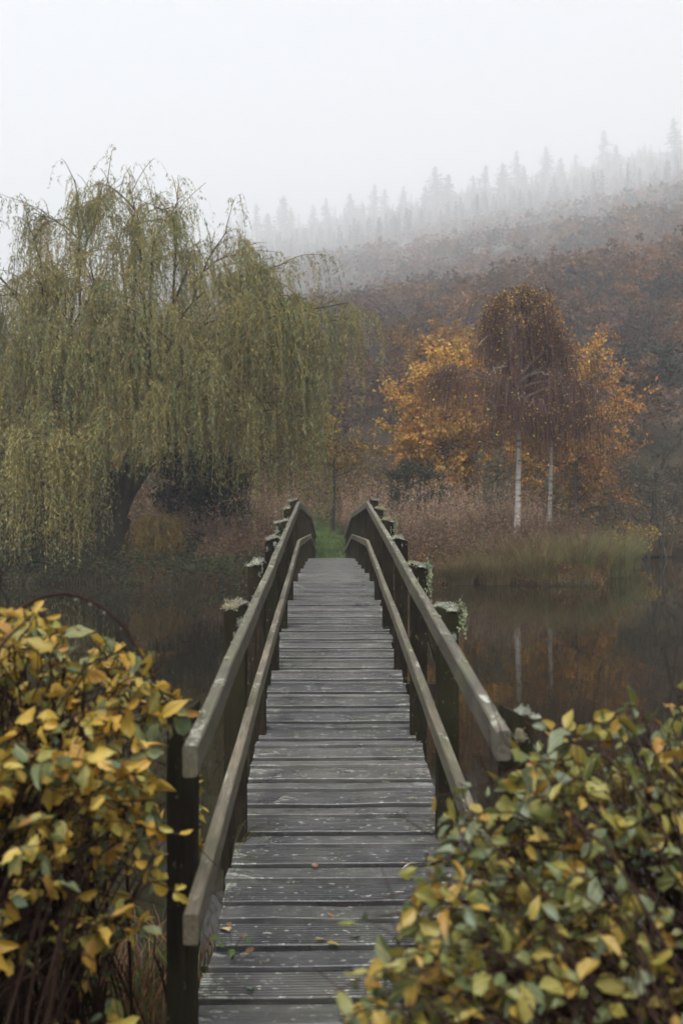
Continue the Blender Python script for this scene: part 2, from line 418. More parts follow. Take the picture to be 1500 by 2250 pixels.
def plank_mesh(seed):
    r = np.random.default_rng(seed)
    w, ng = .153, 9
    prof = [(-w / 2, -.04), (-w / 2, -.002), (-w / 2 + .002, 0)]
    step = (w - .012) / ng
    for i in range(ng):
        y0 = -w / 2 + .006 + i * step
        prof += [(y0 + .3 * step, 0), (y0 + .40 * step, -.0075), (y0 + .78 * step, -.0075), (y0 + .88 * step, 0)]
    prof += [(w / 2 - .002, 0), (w / 2, -.002), (w / 2, -.04)]
    prof = np.array(prof); k = len(prof)
    xs = np.array([-.56, -.3, 0, .3, .56]) + np.array([r.normal(0, .008), 0, 0, 0, r.normal(0, .008)])
    sag = np.array([0, r.normal(0, .0015), r.normal(0, .002), r.normal(0, .0015), 0])
    v = np.stack([np.stack([np.full(k, x), prof[:, 0] + r.normal(0, .0008), prof[:, 1] + s_], 1) for x, s_ in zip(xs, sag)])
    ii = np.arange(5 * k).reshape(5, k)
    q = np.stack([ii[:-1], ii[1:], np.roll(ii, -1, 1)[1:], np.roll(ii, -1, 1)[:-1]], -1).reshape(-1, 4)
    gg = Geo(); gg.add(v, (.1, .1, .1), q)
    # end caps
    t = [[ii[0, 0], ii[0, j], ii[0, j + 1]] for j in range(1, k - 1)] + [[ii[4, 0], ii[4, j + 1], ii[4, j]] for j in range(1, k - 1)]
    gg.add(np.zeros((0, 3)), np.zeros((0, 3)), t=np.array(t) - 0)
    return gg
def plank_data(seed):
    gg = plank_mesh(seed)
    return gg.mesh('plank', M_DECK)
PL = [plank_data(s_) for s_ in range(6)]
PITCH = .1665
yp = 2.06; i = 0
while yp < 29.3:
    sl = math.atan((deckz(yp + .08) - deckz(yp - .08)) / .16)
    link('plank', PL[(i * 5 + i // 7) % 6], bridge, (random.gauss(0, .006), yp, deckz(yp) + random.gauss(0, .0008)),
         rot=(sl + random.gauss(0, .0025), random.gauss(0, .0015), (math.pi if i % 2 else 0) + random.gauss(0, .003)))
    yp += PITCH * math.cos(sl); i += 1

def beam_geo(p0, p1, w, h, bev=.006, nseg=None, jit=.0015, up=(0, 0, 1)):
    p0 = np.asarray(p0, float); p1 = np.asarray(p1, float); Ln = np.linalg.norm(p1 - p0)
    n = nseg or max(2, int(Ln / .35)); t = unit(p1 - p0)
    s = unit(np.cross(t, np.asarray(up, float))); u = np.cross(s, t)
    a, b = w / 2, h / 2
    pr = np.array([(-a + bev, -b), (a - bev, -b), (a, -b + bev), (a, b - bev), (a - bev, b), (-a + bev, b), (-a, b - bev), (-a, -b + bev)])
    v = []
    for k in range(n + 1):
        c = p0 + (p1 - p0) * k / n + s * R.normal(0, jit) + u * R.normal(0, jit)
        v.append(c + pr[:, :1] * s + pr[:, 1:] * u + R.normal(0, jit * .5, (8, 3)))
    v = np.concatenate(v); ii = np.arange((n + 1) * 8).reshape(n + 1, 8)
    q = np.stack([ii[:-1], np.roll(ii, -1, 1)[:-1], np.roll(ii, -1, 1)[1:], ii[1:]], -1).reshape(-1, 4)
    gg = Geo(); gg.add(v, (.1, .1, .1), q)
    caps = [[0, j + 1, j] for j in range(1, 7)] + [[n * 8, n * 8 + j, n * 8 + j + 1] for j in range(1, 7)]
    gg.t.append(np.array(caps)); gg.tm.append(np.zeros(len(caps)))
    return gg
def beam(name, p0, p1, w, h, mat, parent, **k):
    gg = beam_geo(p0, p1, w, h, **k)
    o = np.asarray(p0, float)
    return link(name, gg.mesh(name, mat, origin=o), parent, o)

POSTY = [2.85] + [4.56 + 1.5 * k for k in range(17)]
def post_geo(side, y, ztop, zbot):
    w, dp = (.092 if y < 3 else .112), .10
    x0, x1 = side * .50, side * (.50 + w)
    jt = R.normal(0, .01, 2)
    v = []
    for zf_ in (0, .5, 1):
        for (x, yy) in ((x0, y - dp / 2), (x1, y - dp / 2), (x1, y + dp / 2), (x0, y + dp / 2)):
            top = ztop + (.018 if x == x0 else -.022) + R.normal(0, .004)
            v.append([x + R.normal(0, .003) + jt[0] * zf_, yy + R.normal(0, .003), zbot + (top - zbot) * zf_])
    q = []
    for k in range(2):
        for j in range(4):
            q.append([k * 4 + j, k * 4 + (j + 1) % 4, k * 4 + 4 + (j + 1) % 4, k * 4 + 4 + j])
    q += [[8, 9, 10, 11], [3, 2, 1, 0]]
    if side < 0: q = [list(reversed(a)) for a in q]
    gg = Geo(); gg.add(v, (.1, .1, .1), q); return gg

def lichen_mesh(seed, n=420, rx=.05, ry=.045, rz=.03, col=(.40, .44, .34), fl=.0065, hang=0.0):
    r = np.random.default_rng(seed); gg = Geo()
    d = unit(r.normal(size=(n, 3))); d[:, 2] = np.abs(d[:, 2]) * (1 if not hang else 1) - hang * r.random(n)
    lump = 1 + .45 * np.sin(d[:, 0] * 5 + seed) * np.sin(d[:, 1] * 6 + seed * 2)
    P = d * np.array([rx, ry, rz]) * lump[:, None] * r.uniform(.55, 1.1, (n, 1))
    A = unit(d + r.normal(0, .6, (n, 3)))
    c = np.array(col)[None] * r.uniform(.6, 1.25, (n, 1)) * np.array([1, 1, 1]) + r.normal(0, .015, (n, 3))
    if not hang and rz > .01:
        a = np.linspace(0, 2 * math.pi, 15)[:-1]; V = []
        for f_ in (0.0, .3, .6, .85, 1.0):
            rr_ = np.sin(f_ * math.pi / 2) * (.8 + .18 * np.sin(a * 3 + seed) + .1 * r.normal(size=14)); V.append(np.stack([np.cos(a) * rr_ * rx, np.sin(a) * rr_ * ry, np.full(14, math.cos(f_ * math.pi / 2) * rz * .75) + r.normal(0, .002, 14)], 1))
        ii = np.arange(70).reshape(5, 14); gg.add(np.concatenate(V), np.clip(np.array(col) * .75 * r.uniform(.7, 1.2, (70, 1)), .02, 1), np.stack([ii[:-1], ii[1:], np.roll(ii, -1, 1)[1:], np.roll(ii, -1, 1)[:-1]], -1).reshape(-1, 4))
    global R
    save = R; R = r
    gg.leaves(P, A, r.uniform(.7, 1.7, n) * fl, r.uniform(.6, 1.4, n) * fl, np.clip(c, .02, 1))
    R = save
    return gg.mesh('lichen', M_LICHEN)
LI = [lichen_mesh(k + 1, col=[(.29, .31, .25), (.33, .34, .27), (.27, .30, .25), (.28, .26, .17)][k % 4]) for k in range(6)]
LI_HANG = lichen_mesh(33, 420, .022, .03, .08, (.22, .24, .15), .014, hang=1.5)
LI_FLAT = [lichen_mesh(50 + k, 60, .05, .022, .006, (.26, .27, .2), .009) for k in range(4)]

for side in (-1, 1):
    for k, y in enumerate(POSTY):
        zt = railz(y) + .012 + random.gauss(0, .008)
        zb = deckz(y) - .38
        if k % 3 == 0: zb = min(float(terrain(side * .55, y)), zb) - .15
        if k == 0: zb = float(terrain(side * .55, y)) - .2
        gg = post_geo(side, y, zt, zb)
        o = np.array([side * .555, y, zb])
        po = link('post', gg.mesh('post', M_POST, origin=o), bridge, o)
        heavy = {(-1, 0): 1, (-1, 1): 2, (-1, 2): 3, (-1, 3): 4, (1, 0): 2, (1, 1): 5, (1, 2): 5}.get((side, k), 4)
        if k < 13:
            for j in range(heavy):
                sc_ = random.uniform(.6, 1.15) if k else random.uniform(.35, .6)
                xo = side * (.50 + random.uniform(.015, .115))
                link('lichen_tuft', LI[(k * 3 + j) % 6], po, (xo, y + random.uniform(-.045, .045), zt + .012 - .03 * abs(abs(xo) - .5) / .115),
                     rot=(0, 0, random.uniform(0, 6.28)), scale=(sc_, sc_, sc_ * random.uniform(.7, 1.3)))
            for j in range(2 if k < 6 else 0):       # crusts on the camera-facing and outer sides
                sc_ = random.uniform(.35, .6)
                link('lichen_tuft', LI[(k + j + 2) % 6], po, (side * random.uniform(.52, .60), y - .05, zt - random.uniform(.04, .16)),
                     rot=(1.57, 0, random.uniform(0, 6.28)), scale=(sc_, sc_, sc_ * .6))
        if side == 1 and k in (1, 2, 4):
            tag(link('lichen_tuft', LI_HANG, po, (.625, y - .03, zt - (.02 if k != 2 else .05)), scale=(1, 1, 1.0 if k != 2 else 1.5)), kind='stuff')
        if k % 3 == 0 and k > 0:                     # outrigger: transom under the deck and a raking brace
            zt2 = deckz(y) - .20
            beam('transom', (side * .10, y + .02, zt2), (side * 1.0, y + .02, zt2), .09, .15, M_POST, bridge)
            beam('brace', (side * .95, y + .02, zt2 + .07), (side * .635, y + .02, railz(y) - .22), .06, .07, M_POST, bridge, up=(0, 1, 0))
    # rails in lengths that butt at the posts
    cuts = [2.56, 7.62, 12.02, 15.9, 19.85, 24.3, 29.2]
    if side == 1: cuts[0] = 2.68
    for a, b in zip(cuts[:-1], cuts[1:]):
        for nm, fn, dx in (('handrail', railz, 0), ('lower_rail', lowz, .004)):
            x = side * (.50 - .0235)
            beam(nm, (x + side * random.gauss(0, .001), a + .002, fn(a) - .048 + random.gauss(0, .001)), (x, b - .002, fn(b) - .048), .045, .096, M_RAIL, bridge, nseg=max(2, int((b - a) / .5)))
    for k in range(len(POSTY) - 1):
        a, b = POSTY[k], POSTY[k + 1]
        beam('stringer', (side * .36, a, deckz(a) - .125), (side * .36, b - .004, deckz(b) - .125), .075, .16, M_POST, bridge, nseg=2)
# crusts of lichen on the left handrail and along the plank ends
for j in range(70):
    side = -1 if j < 46 else 1
    y = random.choice([random.uniform(2.7, 12), random.gauss(6.6, 1.6), random.gauss(8.3, .8)]) if side < 0 else random.gauss(6.2, 2.2)
    y = min(max(y, 2.7), 14)
    sc_ = random.uniform(.3, .62)
    link('lichen_tuft', LI_FLAT[j % 4], bridge, (side * (.478 + random.uniform(-.008, .01)), y, railz(y) + .001), rot=(.088, 0, math.pi / 2 + random.gauss(0, .3)), scale=(sc_ * 1.3, sc_ * .9, sc_ * 1.4))
for j in range(90):
    y = random.uniform(3.4, 15); sd = random.choice([-1, 1, 1])
    x = sd * min(.54, abs(random.gauss(.42, .09)))
    ky = round((y - 2.06) / PITCH); sc_ = random.uniform(.3, .8)
    link('lichen_patch', LI_FLAT[j % 4], bridge, (x, y, deckz(y) + .001), rot=(.1, 0, random.gauss(0, .25)), scale=(sc_ * 1.1, sc_, sc_))

print('bridge', len(bpy.data.objects))

# ------------------------------------------------------------------ vegetation builders
def bez(p0, p1, p2, n):
    t = np.linspace(0, 1, n)[:, None]
    return (1 - t) ** 2 * np.asarray(p0) + 2 * t * (1 - t) * np.asarray(p1) + t * t * np.asarray(p2)

def wob(P, a):
    n = len(P); w = np.cumsum(R.normal(0, a, (n, 3)), 0); w *= np.linspace(0, 1, n)[:, None]; return P + w - w[-1] * np.linspace(0, 1, n)[:, None] ** 2

def droop(P0, H, out, up, Ln, K, sway=.05):
    """hanging shoots: leave P0 along H, arch over and fall Ln metres"""
    S = len(P0); t = np.linspace(0, 1, K)[None, :, None]
    out = np.broadcast_to(out, S)[:, None, None]; up = np.broadcast_to(up, S)[:, None, None]; Ln = np.broadcast_to(Ln, S)[:, None, None]
    P = P0[:, None] + H[:, None] * out * (1 - (1 - t) ** 2.2)
    z = up * 4 * t * (1 - t) * (1 - t) - Ln * t ** 1.45
    P = P + z * np.array([0, 0, 1.])
    sw = R.normal(0, sway, (S, 1, 3)) * t ** 1.5 * Ln; sw[..., 2] = 0
    wv = np.sin(t * R.uniform(2, 6, (S, 1, 1)) + R.uniform(0, 6, (S, 1, 1))) * R.normal(0, .06, (S, 1, 3)) * t; wv[..., 2] = 0
    return P + sw + wv

def along(P, n):
    """n random points along each strand: positions (S*n,3), strand index, t"""
    S, K, _ = P.shape
    t = R.uniform(.06, 1, (S, n)); x = t * (K - 1); i = np.minimum(x.astype(int), K - 2); f = (x - i)[..., None]
    a = np.take_along_axis(P, i[..., None].repeat(3, -1), 1); b = np.take_along_axis(P, (i + 1)[..., None].repeat(3, -1), 1)
    return (a * (1 - f) + b * f).reshape(-1, 3), np.repeat(np.arange(S), n), t.reshape(-1)

def gz(x, y): return float(terrain(x, y))

def inpoly(x, y, poly):
    c = False; n = len(poly)
    for i in range(n):
        x0, y0 = poly[i]; x1, y1 = poly[i - 1]
        if (y0 > y) != (y1 > y) and x < (x1 - x0) * (y - y0) / (y1 - y0) + x0: c = not c
    return c



def jitcol(base, n, v=.18, h=.10):
    base = np.asarray(base, float)
    return np.clip(base * (1 + R.normal(0, v, (n, 1))) * (1 + R.normal(0, h, (n, 3))), .004, .9)

# ------------------------------------------------------------------ weeping willow (left)
def willow():
    d = 33.0
    b = at(245, 1150, d); b[2] = gz(b[0], b[1]) - .1
    T = thing('willow_tree', b, 'large weeping willow with olive and yellow leaves hanging over the left bank', 'tree', None)
    trunk = Geo()
    fork = b + np.array([.25, 0, 1.7])
    trunk.tubes(wob(bez(b, b + [0, 0, .9], fork, 7), .02), np.linspace(.62, .50, 7)[None], (.04, .04, .03), 10)
    limbs = []
    # tips of the main boughs as (photo x, photo y, distance)
    tips = [(165, 395, 33.5), (285, 415, 34.5), (395, 430, 33), (60, 490, 33), (500, 505, 33.5), (635, 575, 32), (765, 665, 31.5),
            (-60, 560, 34), (-120, 700, 33), (340, 520, 31), (200, 560, 30.5), (90, 620, 30), (450, 640, 30), (560, 700, 30.5), (330, 680, 29.2),
            (640, 760, 30), (180, 760, 29), (20, 800, 29.5), (470, 800, 29), (700, 850, 32), (60, 950, 28.3), (130, 990, 28), (-40, 1000, 28.5), (200, 930, 29.3), (30, 960, 27.9), (160, 960, 28.2), (90, 900, 28.6), (-20, 900, 29), (600, 900, 30), (670, 880, 31.5), (540, 860, 29.5), (720, 760, 31.5), (770, 700, 32), (690, 690, 31),
            (420, 600, 37), (250, 520, 38), (560, 640, 37), (100, 640, 38), (640, 880, 34), (560, 890, 30), (-80, 850, 36), (340, 850, 28.8), (250, 830, 28.6), (300, 920, 28.2), (400, 870, 28.6), (230, 700, 29), (480, 700, 29.2), (400, 760, 28.8), (300, 600, 29.6), (130, 680, 29.4), (600, 700, 36), (420, 900, 36), (120, 800, 37),
            (300, 470, 33), (230, 470, 33), (440, 560, 32.5), (110, 560, 32)]
    hubs = []
    for a in range(6):
        an = a * 1.05 + .4
        hp = fork + np.array([math.cos(an) * R.uniform(1.6, 3.0), math.sin(an) * R.uniform(1.2, 2.2), R.uniform(2.0, 4.2)])
        P = wob(bez(fork, fork + (hp - fork) * [.3, .3, .7], hp, 8), .05)
        trunk.tubes(P, np.linspace(.34, .19, 8)[None], (.04, .04, .03), 8); hubs.append(hp)
    boughs = []
    for (x, y, dd) in tips:
        tp = at(x, y, dd)
        h = hubs[int(np.argmin([np.linalg.norm((h_ - tp)[:2]) + .35 * abs(h_[2] - tp[2]) for h_ in hubs]))]
        c = h + (tp - h) * [.35, .35, .8] + [0, 0, .35]
        P = wob(bez(h, c, tp, 12), .06)
        trunk.tubes(P, np.linspace(.09, .016, 12)[None], (.05, .045, .03), 5)
        boughs.append(P)
    env = [(-140, 560), (10, 545), (60, 475), (170, 395), (290, 415), (400, 425), (430, 505), (500, 505), (545, 565), (640, 575), (665, 645), (770, 665), (785, 740), (700, 800), (660, 880), (560, 900), (400, 890), (200, 900), (-140, 950)]
    ne = 0
    while ne < 95:
        x, y = R.uniform(-140, 790), R.uniform(390, 960)
        if not inpoly(x, y, env): continue
        ne += 1
        dep = 33.3 + (R.choice([-1, -1, 1]) * R.uniform(.3, 1)) * 4.6 * math.sqrt(max(.05, 1 - ((x - 300) / 500) ** 2)) * (.45 + .55 * sm(400, 750, y))
        tp = at(x, y, dep); pts = np.concatenate([P[4:10] for P in boughs[:len(tips)]]); w_ = np.linalg.norm(pts - tp, axis=1) + 1.5 * np.maximum(pts[:, 2] - tp[2] + .3, 0)
        h = pts[np.argsort(w_)[R.integers(0, 4)]]; P = wob(bez(h, h * .5 + tp * .5 + [0, 0, .5], tp, 12), .04)
        trunk.tubes(P, np.linspace(.04, .014, 12)[None], (.05, .045, .03), 4); boughs.append(P)
    # side branches
    sub = []
    for P in boughs:
        for k in range(5):
            i = R.integers(4, 11); p = P[i] * .5 + P[i + 1 if i < 11 else i] * .5
            tt = unit(P[min(i + 1, 11)] - P[i - 1]); an = R.uniform(0, 6.28)
            hd = unit(np.array([math.cos(an), math.sin(an), 0]) * .9 + tt * .8 + [0, 0, .25])
            L = R.uniform(.7, 2.0); e = p + hd * L
            sub.append(wob(bez(p, p + hd * L * .5 + [0, 0, .25], e + [0, 0, -.15], 7), .04))
        sub.append(np.array([P[int(round(v))] for v in np.linspace(5, 11, 7)]))
    link('trunk', trunk.mesh('trunk', M_BARK, origin=b, smooth=True), T, b)
    sub = np.array(sub)
    br = Geo(); br.tubes(sub, np.linspace(.022, .008, 7)[None], (.13, .085, .035), 3)
    # hanging shoots
    NS = 8200
    wgt = .55 + R.gamma(1.6, .6, len(sub)); wgt[5::6] *= 1.6; mid = sub[:, 3]
    lowleft = (mid[:, 0] < at(230, 1000, 29)[0]) & (mid[:, 2] < 6.2) & (mid[:, 1] < 31.5); wgt[lowleft] *= 1.8
    rightskirt = (mid[:, 0] > at(520, 1000, 30)[0]); wgt[rightskirt] *= 1.5; wgt[mid[:, 0] > at(650, 1000, 31)[0]] *= 2.2
    si = R.choice(len(sub), NS, p=wgt / wgt.sum()); ti = R.integers(1, 7, NS)
    P0 = sub[si, ti] + R.normal(0, .06, (NS, 3))
    tipP = np.concatenate([P[R.integers(7, 12, 15)] + R.normal(0, .05, (15, 3)) for P in boughs]); P0 = np.concatenate([P0, tipP]); si = np.concatenate([si, np.repeat(np.minimum(np.arange(len(boughs)) * 6 + 5, len(sub) - 1), 15)]); NS = len(P0)
    cen = fork[:2]
    h2 = P0[:, :2] - cen; an = np.arctan2(h2[:, 1], h2[:, 0]) + R.normal(0, 1.0, NS)
    H = np.stack([np.cos(an), np.sin(an), 0 * an], 1)
    Ln = np.clip(R.gamma(5, .42, NS), .6, 5.2)
    hi = sm(7, 12, P0[:, 2]); Ln = Ln * (1 - .35 * hi) * np.where(lowleft[si], 1.45, 1) * np.where(rightskirt[si], 1.25, 1)
    zmin = R.uniform(.15, 1.6, NS); gap = (P0[:, 0] > at(215, 0, 29)[0]) & (P0[:, 0] < at(440, 0, 29)[0]); zmin[gap] = R.uniform(3.0, 4.4, gap.sum())
    Ln = np.minimum(Ln, np.maximum(P0[:, 2] - zmin, .4))
    btone = R.uniform(.72, 1.3, len(sub) // 6 + 2)[si // 6]; byel = R.random(len(sub) // 6 + 2)[si // 6]
    Sx = droop(P0, H, R.uniform(.2, .75, NS), R.uniform(.02, .35, NS), Ln, 8, .05)
    tone = R.random(NS)
    sc = np.array([.17, .125, .04])[None] * R.uniform(.7, 1.2, (NS, 1))
    br.ribbons(Sx, .012, sc)
    link('branches', br.mesh('branches', M_TWIG, origin=b), T, b); 
    lf = Geo()
    Pl, k, t = along(Sx, 33)
    keep = R.random(len(Pl)) < np.clip(Ln[k] / 2.6, .25, 1); Pl, k, t = Pl[keep], k[keep], t[keep]
    n = len(Pl)
    A = np.array([0, 0, -1.]) + R.normal(0, .55, (n, 3)) * [1, 1, .3]
    g1, g2, g3 = np.array([.130, .156, .066]), np.array([.215, .186, .066]), np.array([.108, .140, .088])
    w = tone[k][:, None]; w2 = R.random((n, 1))
    hgt = sm(2, 12, Pl[:, 2])[:, None]
    c = np.where(w < .40, g1, np.where(w < .40 + .30, g3 * .6 + g1 * .4, g2)); c = np.where(w2 < .16, g2, c)
    yl = (byel[k] > .68)[:, None] & (R.random((n, 1)) < .6); c = np.where(yl, g2, c)
    c = np.clip(c * R.uniform(.7, 1.3, (n, 1)) * btone[k][:, None] * 1.12, .01, 1)
    lf.leaves(Pl, A, R.uniform(.10, .19, n), R.uniform(.022, .038, n), c)
    print('willow leaves', n)
    o = link('leaves', lf.mesh('leaves', M_FOL, origin=b), T, b); tag(o, kind='stuff')
willow()

# ------------------------------------------------------------------ weeping birches
def birch(base, crown, label, scale=1.0, seed=0, NS=3600):
    b = np.array(base); b[2] = gz(b[0], b[1]) - .1
    T = thing('birch_tree', b, label, 'tree', 'white-stemmed birches on the far bank')
    top = np.array(crown['top']); tr = Geo()
    tr.tubes(wob(bez(b, b * .5 + top * .5 + [.12, 0, 0], top + [0, 0, -.5], 16), .018), (np.linspace(1, .22, 16) * .135 * scale)[None], (.3, .3, .3), 9)
    link('trunk', tr.mesh('trunk', M_BIRCH, origin=b, smooth=True), T, b)
    br = Geo(); sub = []
    for (p0z, tip, n) in crown['boughs']:
        p0 = b + (top - b) * p0z; tip = np.array(tip)
        c = p0 * .45 + tip * .55 + [0, 0, .9 * scale]
        P = wob(bez(p0, c, tip, 12), .10); br.tubes(P, np.linspace(.06, .02, 12)[None] * scale, (.17, .145, .13), 5)
        for k in range(max(4, n // 2)):
            i = R.integers(3, 12); p = P[i]; an = R.uniform(0, 6.28); L = R.uniform(.3, 1.1) * scale
            e = p + np.array([math.cos(an) * L, math.sin(an) * L, R.uniform(-.1, .35) * scale])
            sub.append(wob(bez(p, p * .5 + e * .5 + [0, 0, .2 * scale], e, 7), .03))
        sub.append(P[np.linspace(4, 11, 7).round().astype(int)])
    sub = np.array(sub); br.tubes(sub, np.linspace(.016, .006, 7)[None], (.06, .04, .035), 3)
    wq = R.gamma(.8, 1, len(sub)); si = R.choice(len(sub), NS, p=wq / wq.sum()); ti = R.integers(0, 7, NS); P0 = sub[si, ti]
    an = np.arctan2(P0[:, 1] - top[1], P0[:, 0] - top[0]) + R.normal(0, .9, NS)
    H = np.stack([np.cos(an), np.sin(an), 0 * an], 1)
    hemk = R.uniform(-.9, 2.2, len(sub)) * scale; Ln = np.clip(R.gamma(4, .5, NS), .4, 4.2) * scale * R.uniform(.5, 1.25, len(sub))[si]; Ln = np.minimum(Ln, np.maximum(P0[:, 2] - b[2] - crown['hem'] - hemk[si] - R.uniform(-.3, .9, NS), .3))
    Sx = droop(P0, H, R.uniform(.1, .8, NS) * scale, R.uniform(0, .2, NS), Ln, 9, .06)
    br.ribbons(Sx, .0125, jitcol((.080, .046, .038), NS, .4))
    # fine side twigs
    q, k, t = along(Sx, 2); an = R.uniform(0, 6.28, len(q))
    H2 = np.stack([np.cos(an), np.sin(an), 0 * an], 1)
    S2 = droop(q, H2, R.uniform(.05, .2, len(q)), .02, R.uniform(.15, .6, len(q)), 4, .08)
    br.ribbons(S2, .009, jitcol((.086, .048, .040), len(q), .4))
    link('branches', br.mesh('branches', M_TWIG, origin=b), T, b)
    lf = Geo()
    q, k, t = along(Sx, 4); m = R.random(len(q)) < (.14 + .3 * sm(top[2] - 1.7, top[2] - .1, q[:, 2])); q = q[m]; n = len(q)
    lf.leaves(q, R.normal(0, 1, (n, 3)) + [0, 0, -.8], R.uniform(.06, .11, n), R.uniform(.05, .08, n), jitcol((.38, .25, .05), n, .3))
    tag(link('leaves', lf.mesh('leaves', M_FOL, origin=b), T, b), kind='stuff')

D1 = 32.0
birch(at(1133, 1185, D1), dict(top=at(1140, 672, D1), hem=2.7, boughs=[
    (.97, at(1062, 712, D1), 14), (.97, at(1210, 708, D1), 14), (.95, at(1110, 672, D1 - .8), 14), (.95, at(1180, 676, D1 + .8), 14), (.98, at(1142, 668, D1), 12),
    (.9, at(1050, 760, D1 - 1), 14), (.9, at(1240, 770, D1 + 1), 14), (.88, at(1130, 730, D1 - 1.6), 16), (.85, at(1160, 740, D1 + 1.7), 14),
    (.66, at(958, 828, D1), 9), (.66, at(985, 850, D1 - .8), 9), (.72, at(1262, 745, D1), 14), (.7, at(1310, 790, D1 + .4), 14), (.68, at(1345, 870, D1 + .6), 12), (.7, at(1070, 830, D1 - 1.8), 18), (.68, at(1220, 830, D1 - 1.6), 18), (.64, at(1020, 870, D1 + .8), 12), (.62, at(1275, 880, D1 - .8), 16),
    (.62, at(1160, 850, D1 + 2), 14), (.75, at(1110, 780, D1 + 1.9), 12), (.58, at(1060, 920, D1 - 1.2), 14), (.56, at(1200, 910, D1 - 1.4), 16), (.56, at(1310, 940, D1 + .2), 12), (.6, at(1140, 880, D1 - 2), 16)]),
    'weeping birch with a white trunk and a dome of bare reddish twigs', 1.0, 1, 5800)
D2 = 35.5
birch(at(1202, 1180, D2), dict(top=at(1215, 800, D2), hem=2.2, boughs=[
    (.95, at(1180, 850, D2), 12), (.95, at(1250, 850, D2), 12), (.9, at(1215, 830, D2 - 1), 12), (.85, at(1280, 900, D2), 10), (.85, at(1170, 900, D2 + .5), 10), (.8, at(1225, 880, D2 + 1.2), 10), (.75, at(1215, 900, D2 - 1.3), 10)]),
    'smaller birch with a thin pale trunk just behind the large weeping birch', .8, 2, 1300)

# ------------------------------------------------------------------ broadleaved trees and shrubs
def leafy(name, base, rx, ry, h, label, cat, leafcol, barkcol=(.05, .04, .032), trunk_h=.25, nb=16, ns=9, nl=26, ls=.14, spread=.32, bare=0.0, stems=1, group=None, tr=.14, twigs=0, alt=None, altp=.3, mass=True):
    b = np.array(base, float); b[2] = gz(b[0], b[1]) - .08
    T = thing(name, b, label, cat, group); wd = Geo(); tips = []
    for s_ in range(stems):
        a0 = R.uniform(0, 6.28); ln = 0 if stems == 1 else R.uniform(.15, .6)
        top = b + np.array([math.cos(a0) * rx * ln, math.sin(a0) * ry * ln, h * R.uniform(.78, .95)])
        P = wob(bez(b + R.normal(0, .08 * stems, 3) * [1, 1, 0], b * .5 + top * .5 + [0, 0, h * .1], top, 12), h * .008)
        wd.tubes(P, (np.linspace(1, .15, 12) * tr / math.sqrt(stems))[None], barkcol, 7)
        for k in range(max(3, nb // stems)):
            f = R.uniform(trunk_h, .98); p = P[0] + (P[-1] - P[0]) * 0; x = f * 11; i = min(int(x), 10); p = P[i] * (1 - x + i) + P[i + 1] * (x - i)
            an = R.uniform(0, 6.28); wid = math.sqrt(max(0.05, 1 - ((f - .45) / .62) ** 2))
            e = np.array([b[0] + math.cos(an) * rx * wid * R.uniform(.55, .95), b[1] + math.sin(an) * ry * wid * R.uniform(.55, .95), p[2] + h * R.uniform(.04, .2)])
            Q = wob(bez(p, p * .4 + e * .6 + [0, 0, -h * .03], e, 8), h * .006)
            wd.tubes(Q, (np.linspace(.35, .06, 8) * tr)[None], barkcol, 4)
            for j in range(ns):
                ii = R.integers(2, 8); q = Q[ii]; d_ = unit(R.normal(0, 1, 3) + unit(e - p) * .7 + [0, 0, .35]); L = R.uniform(.08, .2) * h * .8
                tips.append(wob(bez(q, q + d_ * L * .5, q + d_ * L + [0, 0, R.uniform(-.1, .1) * L], 5), .012 * h * .3))
    tips = np.array(tips); wd.tubes(tips, np.linspace(.014, .005, 5)[None], barkcol, 3)
    if twigs:
        q, k, t = along(tips, twigs); d_ = unit(R.normal(0, 1, (len(q), 3)) + [0, 0, .5]); L = R.uniform(.15, .5, len(q))[:, None]
        tw = np.stack([q, q + d_ * L * .5 + R.normal(0, .02, q.shape), q + d_ * L], 1)
        wd.ribbons(tw, .011, jitcol(barkcol, len(q), .2))
    link('branches', wd.mesh('branches', M_TWIG, origin=b), T, b)
    if bare < 1:
        lf = Geo(); q, k, t = along(tips, nl); m = R.random(len(q)) < (1 - bare); q = q[m]; k = k[m]; n = len(q)
        q = q + R.normal(0, spread * .5, (n, 3)) * [1, 1, .6]
        tone = R.uniform(.72, 1.25, len(tips))[k][:, None]
        c = jitcol(leafcol, n, .2) * tone
        if alt is not None: mm = R.random(len(tips))[k] < altp; c[mm] = jitcol(alt, mm.sum(), .2)
        lf.leaves(q, R.normal(0, 1, (n, 3)) + [0, 0, -.35], R.uniform(.7, 1.3, n) * ls, R.uniform(.5, .95, n) * ls, np.clip(c, .005, .9))
        tag(link('leaves', lf.mesh('leaves', M_FOL, origin=b), T, b), kind='stuff')
    return T

ORG = (.40, .205, .045)
leafy('maple_tree', at(965, 1100, 46), 3.2, 2.8, 8.8, 'bright orange maple left of the weeping birch', 'tree', ORG, nb=46, ns=9, nl=30, ls=.19, alt=(.42, .26, .06), trunk_h=.08)
leafy('maple_tree', at(1265, 1100, 46.5), 3.2, 2.8, 11.2, 'tall orange maple showing to the right of the weeping birch', 'tree', (.38, .18, .042), nb=44, ns=9, nl=28, ls=.19, alt=(.40, .235, .055), trunk_h=.08)
leafy('maple_tree', at(1095, 1090, 47), 2.6, 2.4, 6.0, 'low orange tree glowing behind the birch trunks', 'tree', (.36, .18, .03), nb=34, ns=8, nl=26, ls=.18, alt=(.27, .17, .035), trunk_h=.1)
leafy('field_maple', at(975, 1060, 62), 4.2, 3.4, 10.5, 'pale yellow tree fading into mist above the orange maple', 'tree', (.30, .16, .045), nb=30, ns=8, nl=24, ls=.26, alt=(.2, .11, .04), spread=.5, tr=.2)
